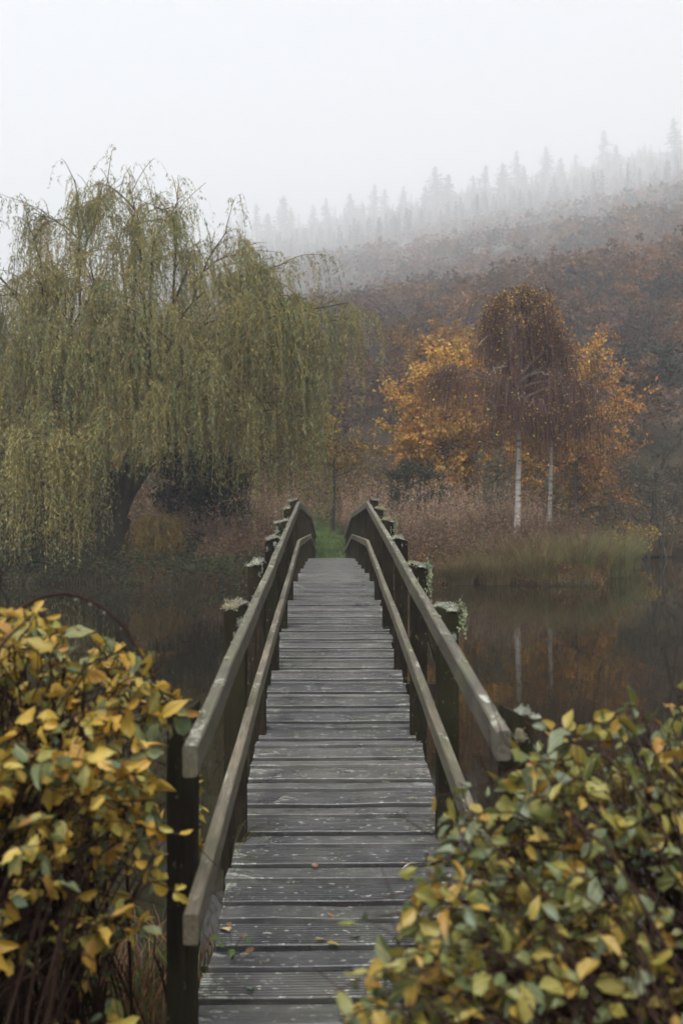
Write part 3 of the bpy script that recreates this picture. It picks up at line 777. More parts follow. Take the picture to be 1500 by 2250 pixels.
leafy('alder_tree', at(860, 1080, 54), 3.0, 2.6, 10.2, 'rounded leafless grey-brown tree left of the orange maple', 'tree', (.12, .075, .035), (.075, .055, .045), nb=34, ns=11, nl=8, ls=.15, bare=.3, twigs=7, tr=.12)
leafy('young_ash', at(735, 1100, 42), 2.3, 2.0, 6.2, 'sparse yellow-leaved tree with dark branches beyond the bridge end', 'tree', (.26, .155, .03), (.035, .032, .028), nb=22, ns=7, nl=12, ls=.15, twigs=2, alt=(.16, .11, .03), tr=.09)
leafy('young_ash', at(640, 1100, 45), 2.6, 2.2, 6.5, 'yellow-brown tree half hidden behind the willow edge', 'tree', (.22, .13, .03), (.035, .032, .028), nb=22, ns=7, nl=14, ls=.16, alt=(.14, .09, .03), tr=.09)
leafy('evergreen_bush', at(905, 1100, 39.5), 2.2, 1.6, 3.5, 'dark evergreen bush behind the tall dead willowherb', 'bush', (.034, .042, .028), nb=40, ns=8, nl=30, ls=.085, spread=.2, trunk_h=.05, stems=4, tr=.07)
leafy('lichened_shrub', at(1078, 1120, 37.5), 1.5, 1.2, 4.4, 'bare grey lichened shrub left of the white birch trunk', 'shrub', (.1, .1, .05), (.085, .088, .066), nb=30, ns=7, nl=3, ls=.07, bare=.2, stems=7, twigs=5, tr=.09, trunk_h=.2)
leafy('bare_thicket', at(1430, 1120, 43), 2.6, 2.0, 6.2, 'dark bare thicket right of the orange maple', 'shrub', (.06, .06, .035), (.040, .036, .034), nb=40, ns=9, nl=7, ls=.11, stems=6, twigs=5, tr=.1)
leafy('bare_thicket', at(1545, 1120, 44), 2.8, 2.2, 7.6, 'dark bare thicket at the right edge of the photo', 'shrub', (.06, .058, .035), (.040, .036, .034), nb=40, ns=9, nl=8, ls=.12, stems=6, twigs=5, tr=.1)
leafy('bare_thicket', at(1345, 1120, 52), 2.8, 2.2, 7.0, 'grey leafless thicket behind the tall orange maple', 'shrub', (.10, .065, .04), (.05, .042, .04), nb=36, ns=9, nl=6, ls=.13, stems=5, twigs=5, tr=.1)
leafy('yellow_shrub', at(1392, 1150, 39.5), 1.1, .9, 3.0, 'thin shrub with yellow leaves at the right end of the far bank', 'shrub', (.28, .18, .035), (.06, .05, .035), nb=16, ns=5, nl=7, ls=.11, stems=4, twigs=2, tr=.05)
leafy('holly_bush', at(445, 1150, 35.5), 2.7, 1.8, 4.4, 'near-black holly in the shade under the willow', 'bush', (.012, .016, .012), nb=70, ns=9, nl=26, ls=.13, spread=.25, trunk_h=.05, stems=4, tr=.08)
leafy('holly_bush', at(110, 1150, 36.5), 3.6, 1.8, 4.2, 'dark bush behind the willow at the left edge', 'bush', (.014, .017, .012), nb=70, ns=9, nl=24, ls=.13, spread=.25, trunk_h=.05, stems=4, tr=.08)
leafy('hazel_tree', at(330, 1060, 50), 4.0, 3.0, 8.5, 'amber tree glimpsed through the gap in the willow', 'tree', (.32, .18, .03), nb=30, ns=8, nl=20, ls=.2, tr=.12)
leafy('hazel_tree', at(560, 1060, 52), 3.4, 3.0, 7.5, 'brown-orange tree behind the right skirt of the willow', 'tree', (.24, .13, .03), nb=30, ns=8, nl=20, ls=.2, tr=.12)
leafy('hazel_tree', at(90, 1060, 52), 4.0, 3.0, 8.5, 'brown tree behind the left skirt of the willow', 'tree', (.16, .10, .03), nb=30, ns=8, nl=18, ls=.2, tr=.12)

def sallow_shrub(px, py, d, rx, h, label):
    b = at(px, py, d); b[2] = gz(b[0], b[1]) - .05
    T = thing('willow_shrub', b, label, 'shrub'); n = 420
    an = R.uniform(0, 6.28, n); H = np.stack([np.cos(an), np.sin(an), 0 * an], 1)
    P0 = b + H * R.uniform(0, rx * .5, (n, 1)) + np.array([0, 0, 1]) * (h * R.uniform(.35, .85, (n, 1)))
    S = droop(P0, H, R.uniform(.2, rx * .6, n), R.uniform(.1, .4, n), R.uniform(.3, h * .6, n), 7, .08)
    g_ = Geo(); g_.ribbons(S, .012, jitcol((.16, .10, .035), n))
    st = np.stack([np.linspace(0, 1, 6)[:, None] * (P0[k] - b) + b for k in range(0, n, 12)]); g_.tubes(st, .012, (.05, .04, .03), 3)
    link('branches', g_.mesh('branches', M_TWIG, origin=b), T, b)
    q, k, t = along(S, 22); m = len(q); lf = Geo()
    lf.leaves(q, R.normal(0, .5, (m, 3)) + [0, 0, -1], R.uniform(.07, .13, m), R.uniform(.015, .028, m), jitcol((.14, .105, .03), m, .25))
    tag(link('leaves', lf.mesh('leaves', M_FOL, origin=b), T, b), kind='stuff')
sallow_shrub(345, 1190, 30.5, 1.3, 2.2, 'small rounded olive-brown shrub in front of the willow trunk')

# ------------------------------------------------------------------ far bank: willowherb, rushes, ferns, grass, ground cover
def spikes(n, xs, ys, hs, col, name, label, cat, fluff=16, mask=None):
    x = R.uniform(*xs, n); y = R.uniform(*ys, n)
    s = y - shore(x); k = s > 1.2
    if mask is not None: k &= mask(x, y)
    x, y = x[k], y[k]; n = len(x); z = terrain(x, y)
    clump = .75 + .35 * np.sin(x * 1.9 + 1) * np.sin(y * 1.3) + R.normal(0, .12, n)
    H = np.clip(R.uniform(*hs, n) * clump, .4, 3)
    lean = R.normal(0, .07, (n, 2)); t = np.linspace(0, 1, 5)
    P = np.stack([x[:, None] + lean[:, :1] * t ** 2 * H[:, None], y[:, None] + lean[:, 1:] * t ** 2 * H[:, None], z[:, None] - .05 + t * H[:, None]], -1)
    g_ = Geo(); g_.ribbons(P, .016, jitcol(np.array(col) * .6, n))
    q, kk, tt = along(P, fluff); up = np.repeat(1, len(q))
    hi = tt > .30; q, kk, tt = q[hi], kk[hi], tt[hi]; m = len(q)
    an = R.uniform(0, 6.28, m); A = np.stack([np.cos(an), np.sin(an), R.uniform(.1, 1.5, m)], 1)
    tone = jitcol(col, n, .22)[kk]
    g_.leaves(q, A, R.uniform(.09, .18, m) * (1.3 - .7 * tt), R.uniform(.03, .055, m), tone * R.uniform(.7, 1.3, (m, 1)))
    return tag(link(name, g_.mesh(name, M_FOL)), label, cat, kind='stuff')
spikes(4600, (-8, 9.5), (33.5, 43.5), (1.8, 3.0), (.35, .24, .165), 'willowherb', 'stand of dead pinkish-brown willowherb spikes beyond the bridge', 'willowherb', 18,
       mask=lambda x, y: ~((np.abs(x + .25 + .02 * (y - 30)) < 1.5 - .06 * (y - 34)) & (y < 42.5)))
spikes(5200, (1.4, 12.5), (28.6, 36), (1.0, 1.9), (.15, .098, .062), 'dead_stems', 'dark reddish dead stems around the foot of the birches', 'dead stems', 12)
spikes(1300, (-4.6, -1.3), (29.5, 36), (.9, 1.7), (.16, .10, .065), 'dead_stems', 'brown dead stems between the willow and the bridge end', 'dead stems', 12)

def tuft_geo(n, r, h, col, w=.012, bend=.6, seed=0, flop=.5):
    an = R.uniform(0, 6.28, n); rr = r * np.sqrt(R.random(n)) * .45
    base = np.stack([np.cos(an) * rr, np.sin(an) * rr, np.full(n, -.06)], 1); an2 = an + R.normal(0, .6, n)
    H = np.stack([np.cos(an2), np.sin(an2), 0 * an], 1); t = np.linspace(0, 1, 6)[None, :, None]
    L = h * R.uniform(.55, 1.1, (n, 1, 1)); o = R.uniform(.05, 1, (n, 1, 1)) * bend * L
    P = base[:, None] + H[:, None] * o * t ** 1.8 + np.array([0, 0, 1.]) * L * (t - flop * R.random((n, 1, 1)) * t ** 3)
    g_ = Geo(); g_.ribbons(P, np.full((n, 6), w) * np.linspace(1, .3, 6)[None], jitcol(col, n, .3)); return g_

rush = [(1180, 27.6, .9, 1.1, (.085, .070, .030), 'brownish rush clump at the waterline below the birch'), (1262, 28.6, 1.0, 1.25, (.080, .074, .032), 'green-brown rush clump between two others on the right bank'),
        (1345, 30.6, 1.2, 1.5, (.078, .076, .032), 'big olive rush clump right of the birches'), (1395, 33.8, 1.1, 1.4, (.085, .080, .036), 'rush clump at the tip of the right bank'),
        (1090, 27.4, .8, .9, (.085, .065, .030), 'low rush clump at the waterline left of the birch trunk'), (1010, 27.5, .7, .8, (.07, .055, .028), 'small brown rush clump at the waterline nearest the bridge'),
        (1300, 29.2, .9, 1.2, (.095, .072, .032), 'tawny rush clump leaning over the water on the right'), (1425, 35.5, 1.0, 1.1, (.085, .062, .034), 'short brown rush clump just beyond the tip of the right bank'), (1440, 44.5, 1.2, 1.5, (.11, .075, .038), 'faded rush clump beyond the right inlet'),
        (1135, 28.6, .9, 1.2, (.08, .058, .03), 'brown rush clump hiding the foot of the birch')]
for (px, d, r, h, c, lab) in rush:
    p = at(px, 1200, d); p[1] = max(p[1], float(shore(p[0])) + .25); p[2] = gz(p[0], p[1])
    g_ = tuft_geo(800, r * 1.4, h * 1.25, np.array(c) * 1.6, .016, .75)
    tag(link('rush_clump', g_.mesh('rush_clump', M_FOL), None, p), lab, 'rushes', 'rush clumps along the right bank')

def scatter_blades(n, xs, ys, h, col, name, label, cat, mask=None, w=.014, bend=.6):
    x = R.uniform(*xs, n); y = R.uniform(*ys, n); k = np.ones(n, bool)
    if mask is not None: k = mask(x, y)
    x, y = x[k], y[k]; n = len(x); z = terrain(x, y)
    an = R.uniform(0, 6.28, n); H = np.stack([np.cos(an), np.sin(an), 0 * an], 1)[:, None]; t = np.linspace(0, 1, 4)[None, :, None]
    pat = np.sin(x * 1.7 + 1.3 * np.sin(y * 1.1)) * np.sin(y * 1.5 + x * .7); L = (R.uniform(.35, 1.15, n) * h * (1 + .55 * pat))[:, None, None]
    pc = jitcol(col, n, .3) * (1 + .45 * np.sin(x * 2.6 + y)[:, None] * np.sin(y * 2.2 - x * 1.1)[:, None]); rus = (np.sin(x * 1.1 + 2) * np.sin(y * .9 + x * 1.9) > .35) & (R.random(n) < .6) & (h > .3); pc[rus] = jitcol((.15, .075, .036), rus.sum(), .3)
    P = np.stack([x, y, z - .03], 1)[:, None] + H * bend * L * R.uniform(.2, 1, (n, 1, 1)) * t ** 1.8 + np.array([0, 0, 1.]) * L * (t - .25 * t ** 3)
    g_ = Geo(); g_.ribbons(P, np.full((n, 4), w) * np.linspace(1, .3, 4)[None], np.clip(pc, .004, .9))
    return tag(link(name, g_.mesh(name, M_FOL)), label, cat, kind='stuff')
pathf = lambda x, y: np.abs(x + .25 + .02 * (y - 30) + .25 * np.sin(y)) < 1.9
scatter_blades(16000, (-3.2, 2.4), (29.6, 46), .26, (.088, .125, .048), 'grass', 'green grass path beyond the far end of the bridge', 'grass', pathf, .018)
scatter_blades(30000, (-1.5, 13.5), (26.8, 38), .8, (.125, .098, .045), 'bank_grass', 'tangled brown and olive grass on the right bank', 'grass', lambda x, y: (y - shore(x) > .05) & (x > .9), .013)
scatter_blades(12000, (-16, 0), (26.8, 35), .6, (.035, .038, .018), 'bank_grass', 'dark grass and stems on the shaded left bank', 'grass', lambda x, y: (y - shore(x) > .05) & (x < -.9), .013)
scatter_blades(1800, (-2.4, -.62), (2.3, 4.5), .35, (.045, .065, .022), 'bank_grass', 'grass under the yellow bush at the near bank', 'grass', None, .009)
scatter_blades(1200, (.64, 2.4), (1.5, 4.4), .3, (.045, .06, .022), 'bank_grass', 'grass under the green bush at the near bank', 'grass', None, .009)

scatter_blades(16000, (-16, 13.5), (26.4, 38), .55, (.075, .062, .030), 'waterside_grass', 'brown grass overhanging the far waterline', 'grass', lambda x, y: (y - shore(x) > -.25) & (y - shore(x) < .9) & (np.abs(x) > .8), .016, 1.0)

def cover(n, xs, ys, zt, col, name, label, cat, size=.09, mask=None, alt=None, altp=.2):
    x = R.uniform(*xs, n); y = R.uniform(*ys, n); k = (y - shore(x) > -.05) | (y < 5)
    if mask is not None: k &= mask(x, y)
    x, y = x[k], y[k]; n = len(x)
    hh = zt * np.clip(.5 + .5 * np.sin(x * 1.7 + np.sin(y * 1.1)) * np.sin(y * 2.1 + x * .4) + R.normal(0, .25, n), .05, 1.5)
    P = np.stack([x, y, terrain(x, y) + hh * R.random(n) ** .6], 1); c = jitcol(col, n, .3)
    if alt is not None: m = R.random(n) < altp; c[m] = jitcol(alt, m.sum(), .3)
    g_ = Geo(); g_.leaves(P, R.normal(0, 1, (n, 3)) * [1, 1, .5], R.uniform(.6, 1.3, n) * size, R.uniform(.5, 1, n) * size, c)
    return tag(link(name, g_.mesh(name, M_FOL)), label, cat, kind='stuff')
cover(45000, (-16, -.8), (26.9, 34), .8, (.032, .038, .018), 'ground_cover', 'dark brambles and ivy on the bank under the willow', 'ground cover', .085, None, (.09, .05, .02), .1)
cover(22000, (1.0, 12.5), (26.9, 32), .75, (.13, .07, .036), 'ground_cover', 'russet low brambles along the right bank', 'ground cover', .07, None, (.22, .12, .02), .1)
cover(26000, (-14, 20), (40, 60), 2.2, (.10, .068, .032), 'undergrowth', 'brown undergrowth at the foot of the hill', 'undergrowth', .17, lambda x, y: ~pathf(x, y) | (y > 44), (.22, .13, .035), .3)
cover(2200, (-.9, .9), (1.0, 2.1), .03, (.05, .035, .02), 'leaf_litter', 'dark leaf litter on the near bank', 'leaf litter', .06, lambda x, y: x > -9)

# ------------------------------------------------------------------ wooded hillside
def tree_template(kind, n, ls, seed):
    """leaf cloud of one crown (unit height 1), grown on invisible radiating limbs so that it clumps"""
    r = np.random.default_rng(seed)
    nb = 26; bz = r.uniform(.25, .95, nb); an = r.uniform(0, 6.28, nb); wid = .36 * np.sqrt(np.clip(1 - ((bz - .5) / .55) ** 2, .05, 1)) * r.uniform(.5, 1.1, nb)
    e = np.stack([np.cos(an) * wid, np.sin(an) * wid, bz], 1)
    k = r.integers(0, nb, n); f = r.random((n, 1)) ** .6
    P = np.array([0, 0, .5]) * (1 - f) * .6 + e[k] * f + np.array([0, 0, 1]) * (1 - f) * e[k][:, 2:] * .4 + r.normal(0, .045, (n, 3)) * [1, 1, .55]
    tone = r.uniform(.65, 1.3, nb)[k]
    limbs = np.stack([np.repeat([[0, 0, .05]], nb, 0), np.stack([0 * an, 0 * an, bz * .62], 1), e * [.6, .6, 1] - [0, 0, .06], e], 1)
    return P, tone, limbs

def hillside():
    bands = [(52, 80, 76, 2200, .32, (6.0, 9.0)), (80, 150, 210, 950, .47, (7, 10.5)), (150, 320, 680, 300, .92, (8.5, 12.5)), (320, 680, 1400, 100, 1.7, (11, 16)), (680, 1680, 3000, 40, 3.6, (16, 24))]
    kinds = [((.165, .080, .036), .32), ((.115, .066, .040), .24), ((.20, .110, .036), .08), ((.072, .050, .042), .24), ((.045, .042, .034), .12)]
    kp = np.cumsum([k[1] for k in kinds])
    g_ = Geo(); w_ = Geo()
    for bi, (d0, d1, nt, nl, ls, hs) in enumerate(bands):
        tp = [tree_template(0, nl, ls, 100 * bi + j) for j in range(5)]
        for j in range(nt):
            d = math.sqrt(R.uniform((d0 * (.86 if bi else 1)) ** 2, (d1 * (1.15 if bi < 4 else 1)) ** 2)); px = R.uniform(-260, 1720)
            p = at(px, 1125, d); x, y = p[0], p[1]; z = gz(x, y)
            P, tone, limbs = tp[R.integers(0, 5)]
            h = R.uniform(*hs); wsc = h * R.uniform(.85, 1.25); a = R.uniform(0, 6.28)
            rot = np.array([[math.cos(a), -math.sin(a), 0], [math.sin(a), math.cos(a), 0], [0, 0, 1]])
            S = np.array([wsc, wsc, h]); base = np.array([x, y, z - .3])
            u = R.random(); ki = int(np.searchsorted(kp, u)); ki = min(ki, 4)
            if px < 850 and R.random() < .35: ki = 3
            if d < 80 and px > 1250 and R.random() < .45: ki = R.choice([3, 4])
            c = np.array(kinds[ki][0]); sparse = ki == 3
            Q = (P * S) @ rot.T + base; n = len(Q)
            if sparse: sel = R.random(n) < .45; Q = Q[sel]; tn = tone[sel]; n = len(Q)
            else: tn = tone
            col = np.clip(c * R.uniform(.7, 1.3) * tn[:, None] * R.uniform(.88, 1.12, (n, 1)), .01, .8)
            A = R.normal(0, 1, (n, 3)) * [1, 1, .45]
            g_.leaves(Q, A, ls * R.uniform(.7, 1.5, n), ls * R.uniform(.5, 1, n), col, tri=True)
            if bi < 3:
                Lm = (limbs[:26 if bi == 0 else (14 if bi == 1 else 4)] * S) @ rot.T + base
                w_.ribbons(Lm, .10 if bi == 0 else .16, (.045, .036, .034))
                if bi < 2:
                    q, k, t = along(Lm, 5 if not sparse else (18 if bi == 0 else 10)); dd = unit(R.normal(0, 1, (len(q), 3)) + [0, 0, .7]); L = R.uniform(.5, 1.6, len(q))[:, None]
                    w_.ribbons(np.stack([q, q + dd * L * .5, q + dd * L], 1), .03 + .012 * bi, (.06, .045, .04))
    tag(link('hillside_wood', g_.mesh('hillside_wood', M_FOL)), 'russet autumn woodland covering the misty hillside', 'woodland', kind='stuff')
    tag(link('woodland_branches', w_.mesh('woodland_branches', M_TWIG)), 'grey trunks and branches among the hillside trees', 'branches', kind='stuff')
    print('hill', g_.n, w_.n)
hillside()

# conifers along the ridge
def conifer_mesh(seed):
    r = np.random.default_rng(seed); g_ = Geo(); H = 1.0; P = []; A = []; L = []; Wd = []
    g_.tubes(np.stack([0 * np.linspace(0, 1, 8), 0 * np.linspace(0, 1, 8), np.linspace(0, 1, 8)], 1), (np.linspace(.014, .002, 8))[None], (.03, .025, .02), 5)
    nw = 34; lop = r.uniform(0, 6.28); lopa = r.uniform(0, .5); thick = r.uniform(.75, 1.4)
    for k in range(nw):
        f = (k + r.random()) / nw; z = .12 + .87 * f; rad = .15 * (1 - f) ** .7 * r.uniform(.45, 1.25) + .008
        for j in range(6):
            a = r.uniform(0, 6.28); rr = rad * thick * r.uniform(.4, 1.2) * (1 + lopa * math.cos(a - lop)); dz = -rr * r.uniform(.1, .5) + rr * .1
            for s_ in np.linspace(.15, 1, 4):
                P.append([math.cos(a) * rr * s_, math.sin(a) * rr * s_, z + dz * s_]); A.append([math.cos(a) + r.normal(0, .5), math.sin(a) + r.normal(0, .5), -.35 + r.normal(0, .3)])
                L.append(.030 + rr * .25); Wd.append(.022 + rr * .12)
    n = len(P); g_.leaves(np.array(P), np.array(A), np.array(L), np.array(Wd), jitcol((.028, .038, .026), n, .25), tri=True)
    return g_
CON = [conifer_mesh(900 + k) for k in range(7)]
CON_M = [c.mesh('conifer', M_FOL) for c in CON]
def con_parts(k):
    v, c, q, t = CON[k].arrays()
    a = Geo(); a.add(v, c, q); b_ = Geo(); b_.add(v, c, t=t)
    return a.mesh('trunk', M_TWIG), b_.mesh('needles', M_FOL)
CP = [con_parts(k) for k in range(7)]
ridge = [(505, 478), (532, 462), (562, 447), (590, 468), (622, 430), (640, 455), (688, 448), (716, 434), (770, 425), (796, 446), (822, 402), (845, 415), (886, 408), (936, 408), (958, 366), (980, 382), (1040, 384), (1065, 362), (1102, 358), (1136, 330),
         (1152, 362), (1200, 320), (1228, 346), (1262, 338), (1322, 286), (1350, 318), (1402, 322), (1486, 258)]
for k, (px, py) in enumerate(ridge):
    d = R.uniform(1600, 1720) if px < 900 else R.uniform(1450, 1680)
    top = at(px, py, d); zb = gz(top[0], top[1]); h = max(top[2] - zb, 9.0)
    nth = ['first', 'second', 'third', 'fourth', 'fifth', 'sixth', 'seventh', 'eighth', 'ninth', 'tenth', 'eleventh', 'twelfth', 'thirteenth', 'fourteenth'][k if k < 14 else 27 - k]
    lab = f'faint misty conifer on the ridge skyline, {nth} from the ' + ('willow end on the left' if k < 14 else 'right edge of the photo')
    T = thing('conifer', (top[0], top[1], zb - .5), lab, 'conifer', 'conifers along the misty ridge')
    w = h * R.uniform(1.1, 2.1)
    a = R.uniform(0, 6.28)
    for nm, me in zip(('trunk', 'needles'), CP[k % 7]):
        o = link(nm, me, T, (top[0], top[1], zb - .5), rot=(R.normal(0, .025), R.normal(0, .025), a), scale=(w, w, h + .5)); 
        if nm == 'needles': o['kind'] = 'stuff'
# the plantation behind them
g_ = Geo()
tmpl = [c.arrays() for c in CON]
for k in range(640):
    d = R.uniform(950, 1710); px = R.uniform(380, 1650); p = at(px, 1125, d); z = gz(p[0], p[1])
    v, c, q, t = tmpl[k % 7]; sky_y = np.interp(px, [380, 505, 825, 1100, 1320, 1650], [516, 480, 420, 362, 312, 246]) + R.uniform(0, 40)
    h = min(R.uniform(24, 46), (1125 - sky_y) / F * d + EYE[2] - z - 2)
    if h < 7: continue
    a = R.uniform(0, 6.28); ca, sa = math.cos(a), math.sin(a); w = h * 1.1
    vv = np.stack([(v[:, 0] * ca - v[:, 1] * sa) * w + p[0], (v[:, 0] * sa + v[:, 1] * ca) * w + p[1], v[:, 2] * h + z - .4], 1)
    g_.add(vv, c, None, t[k % 3::3])
tag(link('conifer_plantation', g_.mesh('conifer_plantation', M_FOL)), 'dim conifer plantation merging into the mist below the ridge', 'woodland', kind='stuff')

g_ = Geo(); n = 170
x = np.where(R.random(n) < .6, R.uniform(2, 13, n), R.uniform(-14, -1, n)); y = shore(x) - R.gamma(1.5, .8, n) - .1; k = y > 15; x, y = x[k], y[k]; n = len(x)
an = R.uniform(0, 6.28, n); g_.leaves(np.stack([x, y, np.full(n, .006)], 1), np.stack([np.cos(an), np.sin(an), 0 * an], 1), R.uniform(.05, .1, n), R.uniform(.03, .05, n), jitcol((.20, .14, .06), n, .35))
g_.v = [np.concatenate(g_.v) * [1, 1, .15] + [0, 0, .006]]
tag(link('floating_leaves', g_.mesh('floating_leaves', M_FOL)), 'scattered fallen leaves floating on the pond by the far bank', 'leaves', kind='stuff')

# ------------------------------------------------------------------ ferns on the left bank
def frond_mesh(seed, col):
    r = np.random.default_rng(seed); g_ = Geo(); K = 16
    t = np.linspace(0, 1, K); P = np.stack([t * .55, 0 * t, .62 * t - .45 * t ** 2.4], 1)
    g_.tubes(P, (np.linspace(.006, .002, K))[None], np.array(col) * .6, 3)
    T = unit(np.gradient(P, axis=0)); pp = []; aa = []; ll = []
    for i in range(2, K):
        for s_ in (-1, 1):
            for o_ in (0, .5):
                f = i + o_
                if f > K - 1: continue
                j = min(int(f), K - 2); p = P[j] * (1 - f + j) + P[j + 1] * (f - j); wl_ = .17 * math.sin(math.pi * min(1, .12 + .88 * (1 - f / K))) ** .8 * (1.15 - f / K) + .012
                pp.append(p); aa.append(T[j] * .45 + np.array([0, s_, -.15 + r.normal(0, .12)])); ll.append(wl_)
    n = len(pp); g_.leaves(np.array(pp), np.array(aa), np.array(ll), np.full(n, .026), jitcol(col, n, .2)); return g_.mesh('frond', M_FOL)
FR = [frond_mesh(1, (.065, .085, .028)), frond_mesh(2, (.085, .085, .03)), frond_mesh(3, (.17, .075, .028))]
ferns = [(500, 1235, 29.2, 1.25, 0, 'green fern left of the bridge near the water'), (548, 1225, 30.2, 1.2, 1, 'yellowing fern beside the far left handrail'), (470, 1215, 30.6, 1.3, 2, 'rusty brown fern behind the green fern'),
         (455, 1262, 28.4, .95, 0, 'small fern at the waterline below the rusty fern'), (535, 1270, 28.2, .8, 2, 'small rusty fern at the waterline nearest the bridge')]
for (px, py, d, s_, m, lab) in ferns:
    p = at(px, py, d); p[2] = gz(p[0], p[1])
    T = thing('fern', p, lab, 'fern', 'ferns on the left bank')
    for k in range(9):
        ss = s_ * R.uniform(.75, 1.15)
        link('frond', FR[m if k % 4 else (m + 1) % 3], T, p, rot=(R.normal(0, .12), -R.uniform(-.1, .35), k * .7 + R.normal(0, .15)), scale=(ss, ss, ss * R.uniform(.9, 1.2)))

# ------------------------------------------------------------------ the two bushes at the near end
def leaf_shape(seed, L=1.0, W=.52, curl=.25, fold=.18, nx_=5):
    """one leaf of unit length: midrib, rolled or cupped halves, uneven and sometimes nibbled margin"""
    r = np.random.default_rng(seed); t = np.linspace(0, 1, nx_ + 1); v = []
    wd = W / 2 * np.sin(math.pi * t ** r.uniform(.75, 1.15)) ** r.uniform(.5, .72); wd[0] = .012; wd[-1] = .004
    z = -curl * t ** 2 + .03 * np.sin(t * r.uniform(3, 8) + r.uniform(0, 6)); bend = r.normal(0, .14) * t ** 2; tw = r.normal(0, .35)
    for sd, fr in ((-1, 1), (-1, .5), (0, 0), (1, .5), (1, 1)):
        w = wd * fr * (1 + (r.normal(0, .10, nx_ + 1) if fr == 1 else 0))
        if fr == 1 and r.random() < .35: w[r.integers(2, nx_)] *= r.uniform(.35, .7)
        roll = r.uniform(-.5, .5)
        v.append(np.stack([t + (r.normal(0, .012, nx_ + 1) if fr == 1 else 0), bend + sd * w, z + fold * w + sd * tw * t * w + roll * w * fr * fr + (r.normal(0, .02, nx_ + 1) if fr == 1 else 0)], 1))
    v = np.concatenate(v); n = nx_ + 1; q = []
    for a in range(4):
        for i in range(nx_): q.append([a * n + i, a * n + i + 1, (a + 1) * n + i + 1, (a + 1) * n + i])
    v = np.concatenate([v, [[-.16, -.008, .02], [-.16, .008, .02], [.01, .01, 0], [.01, -.01, 0]]]); k = 5 * n; q.append([k, k + 1, k + 2, k + 3])
    return v, np.array(q)
NSH = 20
SH = [leaf_shape(s_, W=random.uniform(.46, .74), curl=random.choice([.05, .15, .3, .55, .8, -.2]), fold=random.uniform(.0, .7)) for s_ in range(NSH)]

def bush(name, label, poly, depth, roots, nst, mat, mat2, weight, lsize, tone, ymax, extra=()):
    b = np.mean(roots, 0); b[2] = gz(b[0], b[1])
    T = thing(name, b, label, 'bush')
    xs = [p[0] for p in poly]; ys = [p[1] for p in poly]
    tips = []
    while len(tips) < nst:
        x = R.uniform(min(xs), max(xs)); y = R.uniform(min(ys), max(ys))
        if inpoly(x, y, poly) and R.random() < weight(x, y): tips.append((x, y, depth(x, y)))
    tips += list(extra)
    stems = []; leaves = []                                   # leaf: position, axis, normal, size, random
    for (x, y, d) in tips:
        tp = at(x, y, d); rt = roots[R.integers(0, len(roots))] + R.normal(0, .16, 3) * [1, 1, 0]; rt[2] = gz(rt[0], rt[1]) - .03
        c = rt * .45 + tp * .55; c[2] = max(tp[2], rt[2]) + R.uniform(.0, .28)
        P = wob(bez(rt, c, tp, 14), .012); stems.append(P)
        nlv = R.integers(6, 12)
        for k in range(nlv):
            f = 13 - R.random() ** 1.3 * 5.0; i = min(int(f), 12); p = P[i] * (1 - f + i) + P[i + 1] * (f - i)
            tdir = unit(P[i + 1] - P[i]); o = unit(R.normal(0, 1, 3)); A = unit(tdir * .5 + o * .9 + [0, 0, -.15])
            nr = unit(np.array([0, -.35, .75]) + R.normal(0, .65, 3)); nr = unit(nr - A * (nr @ A))
            S = lsize * min(1.7, .45 + R.gamma(4, .15)) * (1 - .1 * (f < 10))
            leaves.append((p + A * S * .15, A, nr, S, tone(R.random(), x, y)))
    st = np.array(stems)
    big = R.permutation(len(st))[:40]; rest = np.setdiff1d(np.arange(len(st)), big)
    for k in big:
        gg = Geo(); gg.tubes(st[k], np.linspace(.0075, .0022, 14)[None], (.08, .04, .03), 6); link('stem', gg.mesh('stem', M_STEM, origin=st[k][0], smooth=True), T, st[k][0])
    gg = Geo(); gg.tubes(st[rest], np.linspace(.0052, .0016, 14)[None], (.08, .04, .03), 5)
    ex = st[rest] + R.normal(0, .05, (len(rest), 1, 3)); gg.tubes(ex[:, :9], .0028, (.06, .03, .025), 4)
    # bare twigs filling the inside of the bush
    q, k, t = along(st, 4); dd = unit(R.normal(0, 1, (len(q), 3)) + [0, 0, .4]); L = R.uniform(.06, .28, len(q))[:, None]
    gg.tubes(np.stack([q, q + dd * L * .5 + R.normal(0, .01, q.shape), q + dd * L], 1), .0016, (.06, .03, .025), 3)
    tag(link('twigs', gg.mesh('twigs', M_STEM, origin=b), T, b), kind='stuff')
    # leaves in front first
    def vis(l):
        r_ = l[0] - EYE; f_ = r_[0] * math.sin(YAW) + r_[1] * math.cos(YAW); u = (r_[0] * math.cos(YAW) - r_[1] * math.sin(YAW)) / f_ * F + 750; v = 1125 - r_[2] / f_ * F
        return (f_ / l[3]) + (100 if not (0 < u < 1500 and 1200 < v < 2250) else 0)
    leaves.sort(key=vis)
    MS = []
    for (v, q) in SH:
        gg = Geo(); gg.add(v, (.5, .5, .5), q); MS.append(gg.mesh('leaf', mat, smooth=True))
    for k, (p, A, nr, S, rn) in enumerate(leaves[:300]):
        o = link('leaf', MS[k % NSH], T, p)
        B = np.cross(nr, A); m = Matrix(((A[0], B[0], nr[0]), (A[1], B[1], nr[1]), (A[2], B[2], nr[2])))
        o.rotation_euler = m.to_euler(); o.scale = (S, S, S)
    gg = Geo()
    for k, (p, A, nr, S, rn) in enumerate(leaves[300:]):
        v, q = SH[k % NSH]; B = np.cross(nr, A); gg.add((v @ np.stack([A, B, nr])) * S + p, (rn, rn, rn), q)
    if gg.n: tag(link('leaves', gg.mesh('leaves', mat2, origin=b, smooth=True), T, b), kind='stuff')
    print(name, len(leaves)); return T

